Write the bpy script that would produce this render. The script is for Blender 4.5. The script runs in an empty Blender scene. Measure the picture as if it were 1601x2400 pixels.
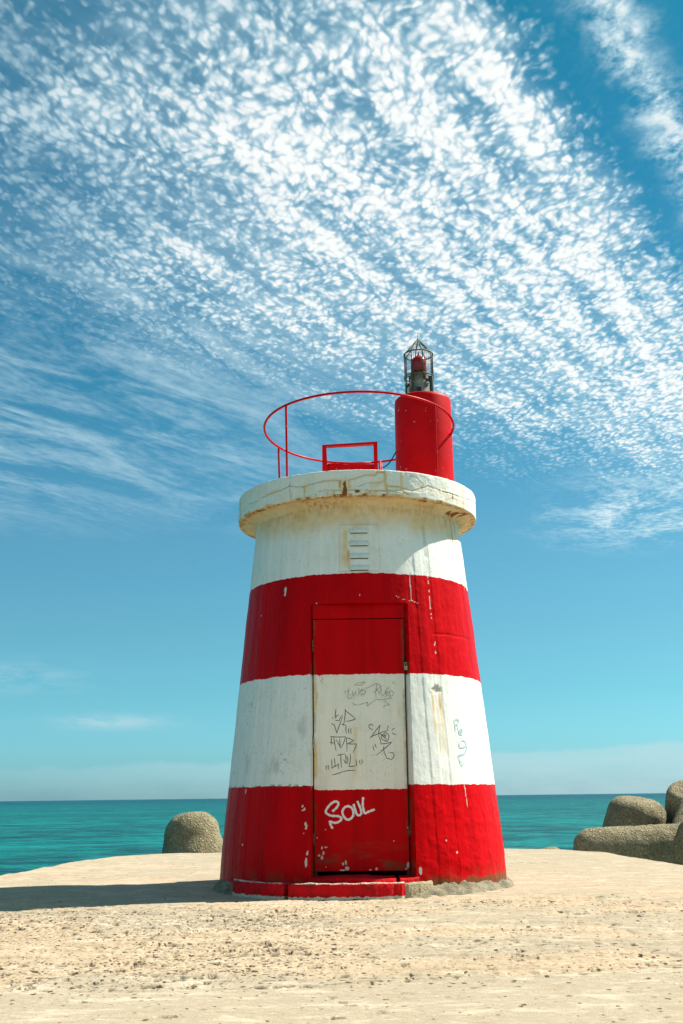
import bpy, bmesh, math, random
import numpy as np
from mathutils import Vector, Matrix

scene = bpy.context.scene
col = scene.collection
rad = math.radians
rng = np.random.default_rng(7)

# ------------------------------------------------------------------ helpers
def vnoise(x, y, seed=0):
    x = np.asarray(x, float); y = np.asarray(y, float)
    xi = np.floor(x).astype(np.int64); yi = np.floor(y).astype(np.int64)
    fx = x - xi; fy = y - yi
    fx = fx*fx*fx*(fx*(fx*6-15)+10); fy = fy*fy*fy*(fy*(fy*6-15)+10)
    def h(a, b):
        n = (a*374761393 + b*668265263 + seed*2147483647) & 0xFFFFFFFF
        n = ((n ^ (n >> 13))*1274126177) & 0xFFFFFFFF
        n = ((n ^ (n >> 16))*2246822519) & 0xFFFFFFFF
        return ((n ^ (n >> 15)) & 0xFFFFFF)/float(0xFFFFFF)
    return ((h(xi, yi)*(1-fx)+h(xi+1, yi)*fx)*(1-fy) + (h(xi, yi+1)*(1-fx)+h(xi+1, yi+1)*fx)*fy)*2-1

def fbm(x, y, octaves=4, seed=0, gain=0.5):
    t = 0; a = 1; n = 0; f = 1
    for o in range(octaves):
        t = t + a*vnoise(np.asarray(x)*f + 13.7*o, np.asarray(y)*f - 7.1*o, seed+o*17)
        n += a; a *= gain; f *= 2.03
    return t/n

def sstep(a, b, x):
    t = np.clip((x-a)/(b-a), 0, 1)
    return t*t*(3-2*t)

def seg_dist(px, py, pts):
    """distance of every (px,py) to the polyline pts"""
    d = np.full(np.shape(px), 1e9)
    for (ax, ay), (bx, by) in zip(pts[:-1], pts[1:]):
        vx, vy = bx-ax, by-ay
        t = np.clip(((px-ax)*vx+(py-ay)*vy)/max(vx*vx+vy*vy, 1e-12), 0, 1)
        d = np.minimum(d, np.hypot(px-ax-t*vx, py-ay-t*vy))
    return d

def link(name, me, mats=(), parent=None, smooth=True):
    o = bpy.data.objects.new(name, me); col.objects.link(o)
    for m in (mats if isinstance(mats, (list, tuple)) else [mats]): me.materials.append(m)
    if parent is not None: o.parent = parent
    if smooth:
        me.polygons.foreach_set('use_smooth', [True]*len(me.polygons))
    return o

def mesh_arrays(name, V, F, wear=None):
    me = bpy.data.meshes.new(name)
    V = np.asarray(V, np.float32); F = np.asarray(F, np.int32)
    k = F.shape[1]
    me.vertices.add(len(V)); me.vertices.foreach_set('co', V.ravel())
    me.loops.add(F.size); me.loops.foreach_set('vertex_index', F.ravel())
    me.polygons.add(len(F)); me.polygons.foreach_set('loop_start', np.arange(0, F.size, k, dtype=np.int32))
    if wear is not None:
        a = me.attributes.new('wear', 'FLOAT_COLOR', 'POINT')
        a.data.foreach_set('color', np.asarray(wear, np.float32).ravel())
    me.update(calc_edges=True); me.validate()
    return me

def grid_faces(n, m, keep=None, wrap=False):
    """faces of an n x m vertex grid (row-major); wrap joins last column to the first"""
    mm = m if wrap else m-1
    i, j = np.meshgrid(np.arange(n-1), np.arange(mm), indexing='ij')
    j2 = (j+1) % m
    F = np.stack([i*m+j, i*m+j2, (i+1)*m+j2, (i+1)*m+j], -1)
    if keep is not None: return F[keep]
    return F.reshape(-1, 4)

def tube(bm, pts, r, n=10, closed=False, caps=True):
    pts = [Vector(p) for p in pts]; N = len(pts); rings = []
    up = None
    for i, p in enumerate(pts):
        a = pts[i-1] if (i > 0 or closed) else p
        b = pts[(i+1) % N] if (i < N-1 or closed) else p
        t = (b-a).normalized()
        if up is None:
            up = t.orthogonal().normalized()
        else:
            up = (up - t*up.dot(t)).normalized()
        s = t.cross(up)
        rr = r[i] if isinstance(r, (list, tuple)) else r
        rings.append([bm.verts.new(p + (up*math.cos(2*math.pi*k/n)+s*math.sin(2*math.pi*k/n))*rr) for k in range(n)])
    for i in range(N if closed else N-1):
        A, B = rings[i], rings[(i+1) % N]
        off = 0
        if closed and i == N-1:
            off = min(range(n), key=lambda q: (A[0].co-B[q].co).length)
        for k in range(n):
            bm.faces.new((A[k], A[(k+1) % n], B[(k+1+off) % n], B[(k+off) % n]))
    if caps and not closed:
        bm.faces.new(rings[0][::-1]); bm.faces.new(rings[-1])

def box(bm, x0, x1, y0, y1, z0, z1, bevel=0.0, M=None):
    b = bmesh.new()
    vs = [b.verts.new((x, y, z)) for x in (x0, x1) for y in (y0, y1) for z in (z0, z1)]
    for f in ((0,1,3,2),(4,6,7,5),(0,4,5,1),(2,3,7,6),(0,2,6,4),(1,5,7,3)): b.faces.new([vs[i] for i in f])
    bmesh.ops.recalc_face_normals(b, faces=b.faces)
    if bevel: bmesh.ops.bevel(b, geom=b.edges[:], offset=bevel, segments=2, affect='EDGES', profile=0.6)
    if M is not None: b.transform(M)
    me = bpy.data.meshes.new('tmp'); b.to_mesh(me); b.free(); bm.from_mesh(me); bpy.data.meshes.remove(me)

def lathe(bm, prof, n=32, cx=0, cy=0, a0=0, cap=True):
    """prof: list of (r,z)"""
    rings = []
    for r, z in prof:
        if r < 1e-5: rings.append([bm.verts.new((cx, cy, z))])
        else: rings.append([bm.verts.new((cx+r*math.cos(a0+2*math.pi*k/n), cy+r*math.sin(a0+2*math.pi*k/n), z)) for k in range(n)])
    for A, B in zip(rings[:-1], rings[1:]):
        for k in range(n):
            k2 = (k+1) % n
            if len(A) == 1: bm.faces.new((A[0], B[k2], B[k]))
            elif len(B) == 1: bm.faces.new((A[k], A[k2], B[0]))
            else: bm.faces.new((A[k], A[k2], B[k2], B[k]))

def obj(name, bm, mat, parent=None, smooth=True, sharp=None):
    me = bpy.data.meshes.new(name)
    bmesh.ops.recalc_face_normals(bm, faces=bm.faces)
    bm.to_mesh(me); bm.free()
    o = link(name, me, mat, parent, smooth)
    if smooth and sharp is not None:
        me.set_sharp_from_angle(angle=rad(sharp))
    return o

def tag(o, label=None, cat=None, group=None, kind=None):
    if label: o['label'] = label
    if cat: o['category'] = cat
    if group: o['group'] = group
    if kind: o['kind'] = kind
    return o

def empty(name, loc):
    o = bpy.data.objects.new(name, None); col.objects.link(o); o.location = loc
    o.empty_display_size = 0.2
    return o

# node building -----------------------------------------------------------
class NT:
    def __init__(s, tree): s.t = tree; s.n = tree.nodes; s.l = tree.links
    def put(s, sock, v):
        if v is None: return
        if isinstance(v, bpy.types.NodeSocket): s.l.new(v, sock)
        else:
            if sock.type in ('RGBA',) and hasattr(v, '__len__') and len(v) == 3: v = (*v, 1)
            sock.default_value = v
    def new(s, typ, **k):
        nd = s.n.new(typ)
        for a, b in k.items(): setattr(nd, a, b)
        return nd
    def m(s, op, a, b=None, c=None, clamp=False):
        nd = s.new('ShaderNodeMath', operation=op, use_clamp=clamp)
        for i, v in enumerate((a, b, c)): s.put(nd.inputs[i], v)
        return nd.outputs[0]
    def add(s, a, b): return s.m('ADD', a, b)
    def sub(s, a, b): return s.m('SUBTRACT', a, b)
    def mul(s, a, b): return s.m('MULTIPLY', a, b)
    def ss(s, a, b, x, lo=0.0, hi=1.0):
        nd = s.new('ShaderNodeMapRange', interpolation_type='SMOOTHSTEP')
        s.put(nd.inputs['Value'], x); s.put(nd.inputs['From Min'], a); s.put(nd.inputs['From Max'], b)
        s.put(nd.inputs['To Min'], lo); s.put(nd.inputs['To Max'], hi)
        return nd.outputs[0]
    def lin(s, a, b, x, lo=0.0, hi=1.0):
        nd = s.new('ShaderNodeMapRange'); s.put(nd.inputs['Value'], x); s.put(nd.inputs['From Min'], a); s.put(nd.inputs['From Max'], b)
        s.put(nd.inputs['To Min'], lo); s.put(nd.inputs['To Max'], hi)
        return nd.outputs[0]
    def vm(s, op, a, b=None):
        nd = s.new('ShaderNodeVectorMath', operation=op); s.put(nd.inputs[0], a)
        if b is not None: s.put(nd.inputs[1], b)
        return nd.outputs['Value'] if op in ('DOT_PRODUCT', 'LENGTH') else nd.outputs[0]
    def xyz(s, v):
        nd = s.new('ShaderNodeSeparateXYZ'); s.put(nd.inputs[0], v); return nd.outputs[0], nd.outputs[1], nd.outputs[2]
    def comb(s, x, y, z=0.0):
        nd = s.new('ShaderNodeCombineXYZ')
        for i, v in enumerate((x, y, z)): s.put(nd.inputs[i], v)
        return nd.outputs[0]
    def noise(s, vec, scale=1.0, detail=2.0, rough=0.5, dist=0.0, col=False, dims='3D'):
        nd = s.new('ShaderNodeTexNoise', noise_dimensions=dims); s.put(nd.inputs['Vector'], vec)
        nd.inputs['Scale'].default_value = scale; nd.inputs['Detail'].default_value = detail
        nd.inputs['Roughness'].default_value = rough; nd.inputs['Distortion'].default_value = dist
        return nd.outputs['Color' if col else 'Fac']
    def voro(s, vec, scale=1.0, feature='F1', smooth=None, rand=1.0, dims='3D', out='Distance'):
        nd = s.new('ShaderNodeTexVoronoi', feature=feature, voronoi_dimensions=dims); s.put(nd.inputs['Vector'], vec)
        nd.inputs['Scale'].default_value = scale; nd.inputs['Randomness'].default_value = rand
        if smooth is not None and 'Smoothness' in nd.inputs: nd.inputs['Smoothness'].default_value = smooth
        return nd.outputs[out]
    def mix(s, f, a, b, blend='MIX'):
        nd = s.new('ShaderNodeMix', data_type='RGBA', blend_type=blend)
        s.put(nd.inputs[0], f); s.put(nd.inputs[6], a); s.put(nd.inputs[7], b)
        return nd.outputs[2]
    def ramp(s, f, stops, interp='LINEAR'):
        nd = s.new('ShaderNodeValToRGB'); s.put(nd.inputs[0], f)
        r = nd.color_ramp; r.interpolation = interp
        while len(r.elements) < len(stops): r.elements.new(0.5)
        for e, (p, c) in zip(r.elements, stops): e.position = p; e.color = (*c, 1) if len(c) == 3 else c
        return nd.outputs[0]
    def scale3(s, vec, k):
        return s.vm('MULTIPLY', vec, k)

def mat(name):
    m = bpy.data.materials.new(name); m.use_nodes = True
    nt = NT(m.node_tree)
    b = m.node_tree.nodes['Principled BSDF']
    return m, nt, b

def bump(nt, b, h, strength=0.3, dist=0.01):
    nd = nt.new('ShaderNodeBump'); nd.inputs['Strength'].default_value = strength; nd.inputs['Distance'].default_value = dist
    nt.put(nd.inputs['Height'], h); nt.l.new(nd.outputs[0], b.inputs['Normal'])
    return nd
# ------------------------------------------------------------------ light and sky settings
TINT = [(-5, (0.50, 1.10, 1.65)), (1, (0.50, 1.16, 1.66)), (5, (0.41, 1.0, 1.18)), (8, (0.43, 0.96, 1.04)), (13, (0.42, 0.96, 1.01)), (20, (0.25, 0.90, 0.95)), (30, (0.13, 0.80, 0.88)), (38, (0.09, 0.80, 0.85)), (90, (0.08, 0.66, 0.76))]
CLOUD = (9.0, 9.3, 9.2)
CLOUD_THIN = (6.4, 8.4, 9.0)
BANK = (5.0, 6.8, 7.3)
SKY_STRENGTH = 0.0585
SUN = 5.0
SUN_E, SUN_B = 51.0, 20.0          # elevation; how far behind the tower the sun stands (0 = due right)
EXPOSURE = 0.9
# traced handwriting: (x, z) on the door, (azimuth, z) on the wall
TAG_TOP = [[(-0.14,1.547),(-0.129,1.524)],[(-0.123,1.552),(-0.112,1.529)],[(-0.103,1.575),(-0.118,1.484),(-0.078,1.493)],[(-0.077,1.546),(-0.072,1.5),(-0.048,1.54),(-0.043,1.5)],[(-0.025,1.568),(-0.026,1.5)],[(0.004,1.562),(-0.023,1.53),(0.003,1.5)],[(-0.008,1.534),(0.021,1.556),(0.04,1.539),(0.02,1.511),(-0.003,1.522)],[(-0.059,1.585),(-0.024,1.614),(0.022,1.621),(0.035,1.613),(0.01,1.596),(-0.048,1.594)],[(0.032,1.567),(0.079,1.584),(0.125,1.606),(0.17,1.583),(0.106,1.527)],[(0.13,1.6),(0.122,1.475)],[(0.124,1.56),(0.157,1.509),(0.164,1.571)],[(0.17,1.566),(0.174,1.497),(0.204,1.548),(0.203,1.508)],[(0.216,1.559),(0.203,1.486)],[(0.24,1.536),(0.209,1.514),(0.259,1.474)],[(0.25,1.542),(0.269,1.53),(0.266,1.508),(0.243,1.5),(0.232,1.519),(0.25,1.542)],[(0.216,1.573),(0.213,1.554)],[(0.23,1.573),(0.225,1.554)],[(0.261,1.616),(0.262,1.599)],[(0.277,1.618),(0.277,1.598)],[(-0.078,1.444),(-0.027,1.426),(0.042,1.446),(0.055,1.45),(0.041,1.414),(0.111,1.468),(0.202,1.469),(0.254,1.479)],[(0.185,1.463),(0.233,1.423),(0.187,1.418),(0.184,1.401)]]
TAG_LIFE = [[(-0.216,1.397),(-0.225,1.322),(-0.194,1.349)],[(-0.225,1.305),(-0.189,1.299),(-0.16,1.343)],[(-0.254,1.277),(-0.232,1.266),(-0.212,1.198),(-0.163,1.327)],[(-0.243,1.328),(-0.241,1.319)],[(-0.136,1.394),(-0.155,1.259)],[(-0.142,1.383),(-0.054,1.312),(-0.137,1.293)],[(-0.172,1.271),(-0.132,1.259)],[(-0.132,1.259),(-0.131,1.192)],[(-0.11,1.234),(-0.108,1.192)],[(-0.093,1.234),(-0.091,1.191)],[(-0.264,1.171),(-0.19,1.165)],[(-0.258,1.166),(-0.259,1.104)],[(-0.268,1.121),(-0.238,1.115)],[(-0.238,1.16),(-0.22,1.054)],[(-0.218,1.165),(-0.139,1.167),(-0.18,1.076),(-0.219,1.143)],[(-0.19,1.148),(-0.185,1.081)],[(-0.133,1.158),(-0.129,1.047)],[(-0.133,1.158),(-0.071,1.135),(-0.123,1.108),(-0.049,1.107),(-0.079,1.036)],[(-0.302,0.934),(-0.3,0.901)],[(-0.286,0.937),(-0.283,0.904)],[(-0.257,0.983),(-0.255,0.911),(-0.204,0.938)],[(-0.235,0.993),(-0.227,0.922)],[(-0.204,0.954),(-0.202,0.905)],[(-0.209,1.015),(-0.147,1.026)],[(-0.18,1.02),(-0.176,0.916)],[(-0.141,1.02),(-0.136,0.948),(-0.158,0.981)],[(-0.13,1.009),(-0.125,0.948)],[(-0.101,1.025),(-0.114,0.926),(-0.052,0.931),(-0.057,0.98)],[(-0.023,0.974),(-0.018,0.941)],[(-0.008,0.98),(-0.005,0.944)],[(-0.252,0.858),(-0.16,0.885),(-0.058,0.894)]]
TAG_SUN = [[(0.089,1.223),(0.061,1.234),(0.056,1.262),(0.078,1.27),(0.095,1.256)],[(0.071,1.156),(0.152,1.261),(0.139,1.166),(0.155,1.111)],[(0.065,1.158),(0.219,1.216)],[(0.151,1.188),(0.206,1.138)],[(0.156,1.166),(0.196,1.199),(0.224,1.176),(0.206,1.121),(0.161,1.144),(0.156,1.166)],[(0.179,1.171),(0.194,1.179),(0.195,1.16),(0.182,1.155)],[(0.149,1.105),(0.246,1.118),(0.113,1.011)],[(0.104,1.106),(0.12,1.072)],[(0.086,1.089),(0.097,1.05)],[(0.177,1.083),(0.181,1.033),(0.197,0.988),(0.237,0.975),(0.262,0.999),(0.255,1.032),(0.227,1.032)],[(0.22,1.255),(0.21,1.221)],[(0.271,1.232),(0.248,1.212)],[(0.253,1.196),(0.281,1.181)]]
TAG_SOUL = [[(-0.25,0.57),(-0.217,0.6),(-0.204,0.629),(-0.216,0.643),(-0.24,0.643),(-0.277,0.617),(-0.307,0.576),(-0.304,0.553),(-0.264,0.533),(-0.211,0.529),(-0.184,0.516),(-0.184,0.5),(-0.211,0.481),(-0.245,0.477),(-0.275,0.488),(-0.272,0.466),(-0.257,0.436)],[(-0.126,0.607),(-0.15,0.6),(-0.169,0.577),(-0.172,0.551),(-0.157,0.519),(-0.131,0.5),(-0.104,0.509),(-0.085,0.534),(-0.084,0.567),(-0.099,0.596),(-0.126,0.607)],[(-0.079,0.618),(-0.066,0.573),(-0.053,0.54),(-0.033,0.534),(-0.018,0.55),(-0.023,0.585),(-0.047,0.641)],[(-0.001,0.671),(-0.005,0.617),(0.004,0.565),(0.014,0.549),(0.044,0.562),(0.088,0.577)]]
TAG_WALL = [[(0.7509,1.267),(0.7401,1.295),(0.7563,1.304),(0.7806,1.312),(0.7998,1.303),(0.7856,1.274),(0.7581,1.265)],[(0.7509,1.267),(0.7456,1.21)],[(0.7734,1.266),(0.7776,1.222)],[(0.7871,1.203),(0.8284,1.211),(0.8234,1.23),(0.7924,1.217),(0.7894,1.189),(0.8239,1.184)],[(0.7996,1.164),(0.8049,1.157)],[(0.8543,1.166),(0.8582,1.159)],[(0.7716,1.103),(0.8156,1.135),(0.855,1.123),(0.8455,1.088),(0.7825,1.075),(0.7716,1.103)],[(0.8637,1.094),(0.8306,1.031),(0.7453,1.005)],[(0.7453,1.005),(0.7597,0.973),(0.7752,0.929),(0.8007,0.946)],[(0.7644,1.256),(0.7517,1.119),(0.7588,0.918)]]

# ------------------------------------------------------------------ materials
RED = (0.55, 0.0004, 0.0026)
def object_coords(nt): return nt.new('ShaderNodeTexCoord').outputs['Object']
def wear_attr(nt):
    a = nt.new('ShaderNodeAttribute', attribute_name='wear')
    s = nt.new('ShaderNodeSeparateColor'); nt.l.new(a.outputs['Color'], s.inputs[0])
    return s.outputs[0], s.outputs[1], s.outputs[2], a.outputs['Alpha']

def painted(name, bands, white=(0.83, 0.82, 0.765), red=RED, rough=0.42, door=False):
    """weathered masonry paint; bands = [(z_low, z_high)] of red"""
    m, nt, b = mat(name)
    P = object_coords(nt); x, y, z = nt.xyz(P)
    chip, rust, grime, coat = wear_attr(nt)
    wob = nt.mul(nt.sub(nt.noise(P, 9, 3, 0.6), 0.5), 0.030)
    wob2 = nt.mul(nt.sub(nt.noise(P, 60, 2, 0.6), 0.5), 0.014)
    zz = nt.add(z, nt.add(wob, wob2))
    redf = None
    for lo, hi in bands:
        f = nt.mul(nt.ss(lo-0.002, lo+0.002, zz), nt.ss(hi+0.002, hi-0.002, zz))
        redf = f if redf is None else nt.m('MAXIMUM', redf, f)
    # vertical run-off streaks: noise squeezed in z
    V = nt.vm('MULTIPLY', P, (1, 1, 0.07))
    st = nt.noise(V, 26, 4, 0.62)
    st2 = nt.noise(V, 7, 3, 0.6)
    mott = nt.noise(P, 5.5, 5, 0.65)
    spk = nt.noise(P, 55, 3, 0.6)
    # white coat
    w = nt.mix(nt.ss(0.42, 0.75, st, 0, 0.55), white, (white[0]*0.84, white[1]*0.86, white[2]*0.78))
    w = nt.mix(nt.ss(0.5, 0.72, mott, 0, 0.5), w, (white[0]*0.78, white[1]*0.82, white[2]*0.70))
    alg = nt.mul(nt.ss(0.55, 0.72, spk), nt.ss(0.42, 0.68, nt.noise(P, 3.1, 4, 0.6)))
    w = nt.mix(nt.mul(alg, 0.55), w, (0.34, 0.36, 0.25))
    dots = nt.ss(0.13, 0.07, nt.voro(P, 17, 'F1'))
    dots = nt.mul(dots, nt.ss(0.60, 0.68, nt.noise(P, 8, 2, 0.5)))
    w = nt.mix(nt.mul(dots, 0.7), w, (0.20, 0.22, 0.12))
    # red coat: faded and dirty patches
    r = nt.mix(nt.ss(0.40, 0.72, st2, 0, 0.6), red, (red[0]*0.62, red[1]*0.9, red[2]*0.9))
    r = nt.mix(nt.ss(0.50, 0.74, mott, 0, 0.45), r, (red[0]*1.12, 0.0012, 0.006))
    r = nt.mix(nt.ss(0.58, 0.78, st, 0, 0.45), r, (red[0]*0.55, 0.004, 0.006))
    r = nt.mix(nt.mul(nt.ss(0.62, 0.66, nt.noise(P, 38, 3, 0.7)), nt.ss(0.6, 0.7, nt.noise(V, 12, 3, 0.6))), r, (0.62, 0.012, 0.012))
    c = nt.mix(redf, w, r)
    # grime (brown-green dirt), rust, chips
    g = nt.mul(grime, nt.ss(0.25, 0.62, nt.noise(P, 20, 4, 0.65), 0.35, 1.0))
    c = nt.mix(g, c, (0.085, 0.075, 0.032))
    och = nt.mul(nt.ss(0.0, 0.58, rust), nt.lin(0, 1, nt.noise(P, 7, 4, 0.6), 0.55, 1.15))
    c = nt.mix(nt.m('MINIMUM', nt.mul(och, 0.9), 1.0), c, nt.mix(nt.ss(0.3, 0.7, nt.noise(P, 16, 3, 0.6)), (0.80, 0.56, 0.24), (0.68, 0.42, 0.15)))
    ru = nt.ss(0.50, 0.90, nt.mul(rust, nt.ss(0.2, 0.7, nt.noise(nt.vm('MULTIPLY', P, (1, 1, 0.3)), 34, 3, 0.6), 0.62, 1.15)))
    c = nt.mix(nt.mul(ru, 0.95), c, nt.mix(ru, (0.50, 0.20, 0.045), (0.24, 0.062, 0.015)))
    cf = nt.ss(0.46, 0.54, nt.add(chip, nt.mul(nt.sub(nt.noise(P, 110, 2, 0.5), 0.5), 0.5)))
    c = nt.mix(cf, c, nt.mix(nt.noise(P, 40, 2), (0.66, 0.64, 0.56), (0.50, 0.47, 0.39)))
    nt.put(b.inputs['Base Color'], c)
    nt.put(b.inputs['Roughness'], nt.mix(redf, (0.62,)*3, (rough,)*3) if False else nt.lin(0, 1, redf, 0.62, rough))
    b.inputs['Specular IOR Level'].default_value = 0.05
    h = nt.add(nt.mul(nt.noise(P, 70, 3, 0.55), 0.5), nt.mul(nt.noise(nt.vm('MULTIPLY', P, (1, 1, 0.12)), 45, 3, 0.6), 0.7 if not door else 0.15))
    h = nt.sub(h, nt.mul(cf, 0.6))
    bump(nt, b, h, 0.30 if not door else 0.12, 0.010)
    return m

M = {}
M['wall'] = painted('banded_wall_paint', [(-1, 0.772), (1.680, 2.545)])
M['door'] = painted('banded_door_paint', [(-1, 0.740), (1.683, 3.0)], white=(0.84, 0.80, 0.695), rough=0.38, door=True)
M['white'] = painted('white_wall_paint', [(-9, -8)], white=(0.82, 0.795, 0.71))

def red_metal(name, base=RED, rough=0.35, dirt_shade=0.5):
    m, nt, b = mat(name); P = object_coords(nt)
    n1 = nt.noise(P, 6, 4, 0.6); n2 = nt.noise(P, 40, 3, 0.6)
    c = nt.mix(nt.ss(0.4, 0.75, n1, 0, dirt_shade), base, (base[0]*0.62, base[1], base[2]*0.8))
    c = nt.mix(nt.ss(0.66, 0.72, n2, 0, 0.8), c, (0.20, 0.05, 0.025))
    c = nt.mix(nt.mul(nt.ss(0.68, 0.72, nt.noise(P, 24, 2, 0.5)), nt.ss(0.55, 0.6, n2)), c, (0.62, 0.45, 0.40))
    nt.put(b.inputs['Base Color'], c); nt.put(b.inputs['Roughness'], nt.lin(0.3, 0.7, n1, rough-0.06, rough+0.14))
    b.inputs['Specular IOR Level'].default_value = 0.10
    bump(nt, b, nt.noise(P, 30, 3, 0.6), 0.12, 0.01)
    return m
M['redmetal'] = red_metal('red_painted_steel')
M['drum'] = red_metal('red_painted_drum', (0.58, 0.0006, 0.003), 0.45, 0.35)

def simple(name, c1, c2, scale, rough, bstr=0.2, metal=0.0, detail=4):
    m, nt, b = mat(name); P = object_coords(nt)
    nt.put(b.inputs['Base Color'], nt.mix(nt.ss(0.35, 0.68, nt.noise(P, scale, detail, 0.65)), c1, c2))
    b.inputs['Roughness'].default_value = rough; b.inputs['Metallic'].default_value = metal
    bump(nt, b, nt.noise(P, scale*4, 3, 0.6), bstr, 0.01)
    return m
M['greensteel'] = simple('weathered_green_steel', (0.035, 0.075, 0.055), (0.10, 0.11, 0.065), 25, 0.6)
M['cage'] = simple('tarnished_brass_wire', (0.050, 0.050, 0.024), (0.12, 0.10, 0.035), 40, 0.5, metal=0.3)
M['lampbody'] = simple('grey_lamp_body', (0.24, 0.29, 0.25), (0.10, 0.14, 0.115), 12, 0.55)
M['lampred'] = simple('red_lamp_glass', (0.42, 0.006, 0.010), (0.26, 0.004, 0.008), 14, 0.22, 0.05)
M['black'] = simple('black_rubber', (0.018, 0.018, 0.016), (0.03, 0.03, 0.026), 20, 0.7)
M['rust'] = simple('rusted_iron', (0.17, 0.065, 0.022), (0.07, 0.038, 0.022), 45, 0.8, 0.5)
M['brass'] = simple('dull_padlock_metal', (0.42, 0.38, 0.27), (0.22, 0.20, 0.14), 60, 0.4, 0.1, 0.7)
M['slotshade'] = simple('painted_slot_shade', (0.035, 0.034, 0.028), (0.02, 0.02, 0.018), 20, 0.9)  # near-black fill painting the unlit inside of the vent openings
M['ink'] = simple('black_marker_ink', (0.030, 0.032, 0.030), (0.075, 0.078, 0.070), 45, 0.6, 0.0)
M['inkfaint'] = simple('faded_marker_ink', (0.17, 0.17, 0.145), (0.36, 0.35, 0.30), 30, 0.65, 0.0)
M['inkblue'] = simple('blue_marker_ink', (0.34, 0.53, 0.58), (0.52, 0.64, 0.66), 30, 0.6, 0.0)
M['chalk'] = simple('white_spray_paint', (0.80, 0.80, 0.78), (0.70, 0.68, 0.66), 60, 0.6, 0.05)

def mortar(name, a, c, paint=None):
    m, nt, b = mat(name); P = object_coords(nt); x, y, z = nt.xyz(P)
    n = nt.noise(P, 9, 5, 0.65); v = nt.voro(P, 60, 'F1')
    cc = nt.mix(nt.ss(0.35, 0.68, n), a, c)
    cc = nt.mix(nt.ss(0.30, 0.12, v, 0, 0.55), cc, (0.50, 0.45, 0.34))
    cc = nt.mix(nt.ss(0.60, 0.72, nt.noise(P, 30, 3, 0.6), 0, 0.7), cc, (0.12, 0.105, 0.07))
    if paint is not None:
        lo, hi = paint
        e = nt.add(z, nt.mul(nt.sub(nt.noise(P, 22, 4, 0.65), 0.5), 0.050))
        f = nt.mul(nt.ss(lo-0.003, lo+0.003, e), nt.ss(hi+0.004, hi-0.004, nt.add(z, nt.mul(nt.sub(nt.noise(P, 40, 3, 0.6), 0.5), 0.022))))
        rr = nt.mix(nt.ss(0.40, 0.7, nt.noise(P, 13, 4, 0.6)), (0.60, 0.002, 0.005), (0.36, 0.004, 0.006))
        cc = nt.mix(f, cc, rr)
    nt.put(b.inputs['Base Color'], cc); b.inputs['Roughness'].default_value = 0.85
    b.inputs['Specular IOR Level'].default_value = 0.2
    bump(nt, b, nt.add(nt.noise(P, 40, 5, 0.7), nt.mul(v, 0.5)), 0.6, 0.015)
    return m
M['mortar'] = mortar('grey_mortar', (0.13, 0.115, 0.075), (0.27, 0.23, 0.15))
M['step'] = mortar('red_painted_kerb', (0.46, 0.43, 0.34), (0.58, 0.54, 0.42), (-0.058, 0.036))
M['kerb'] = mortar('bare_kerb_stone', (0.42, 0.345, 0.215), (0.29, 0.23, 0.14))
M['sill'] = mortar('worn_red_sill', (0.30, 0.26, 0.20), (0.38, 0.33, 0.25), (-0.08, 0.085))

def tetra_mat():
    m, nt, b = mat('exposed_aggregate_concrete'); P = object_coords(nt)
    v = nt.voro(P, 26, 'F1'); vc = nt.voro(P, 26, 'F1', out='Color'); v2 = nt.voro(P, 60, 'F1')
    r, g, bl = nt.new('ShaderNodeSeparateColor').outputs[:] if False else (None, None, None)
    n = nt.noise(P, 2.4, 5, 0.6)
    base = nt.mix(nt.ss(0.35, 0.66, n), (0.195, 0.165, 0.098), (0.28, 0.24, 0.15))
    sep = nt.new('ShaderNodeSeparateColor'); nt.l.new(vc, sep.inputs[0])
    peb = nt.mix(nt.ss(0.45, 0.95, sep.outputs[0]), (0.28, 0.22, 0.11), (0.66, 0.56, 0.37))
    c = nt.mix(nt.mul(nt.ss(0.42, 0.22, v), nt.ss(0.25, 0.55, sep.outputs[1])), base, peb)
    c = nt.mix(nt.ss(0.55, 0.75, nt.noise(P, 11, 4, 0.65), 0, 0.6), c, (0.095, 0.08, 0.04))
    nt.put(b.inputs['Base Color'], c); b.inputs['Roughness'].default_value = 0.9
    b.inputs['Specular IOR Level'].default_value = 0.15
    h = nt.add(nt.mul(nt.ss(0.5, 0.1, v), 1.0), nt.add(nt.mul(nt.ss(0.5, 0.1, v2), 0.4), nt.mul(nt.noise(P, 9, 4, 0.6), 1.5)))
    bump(nt, b, h, 0.9, 0.022)
    return m
M['tetra'] = tetra_mat()

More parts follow.
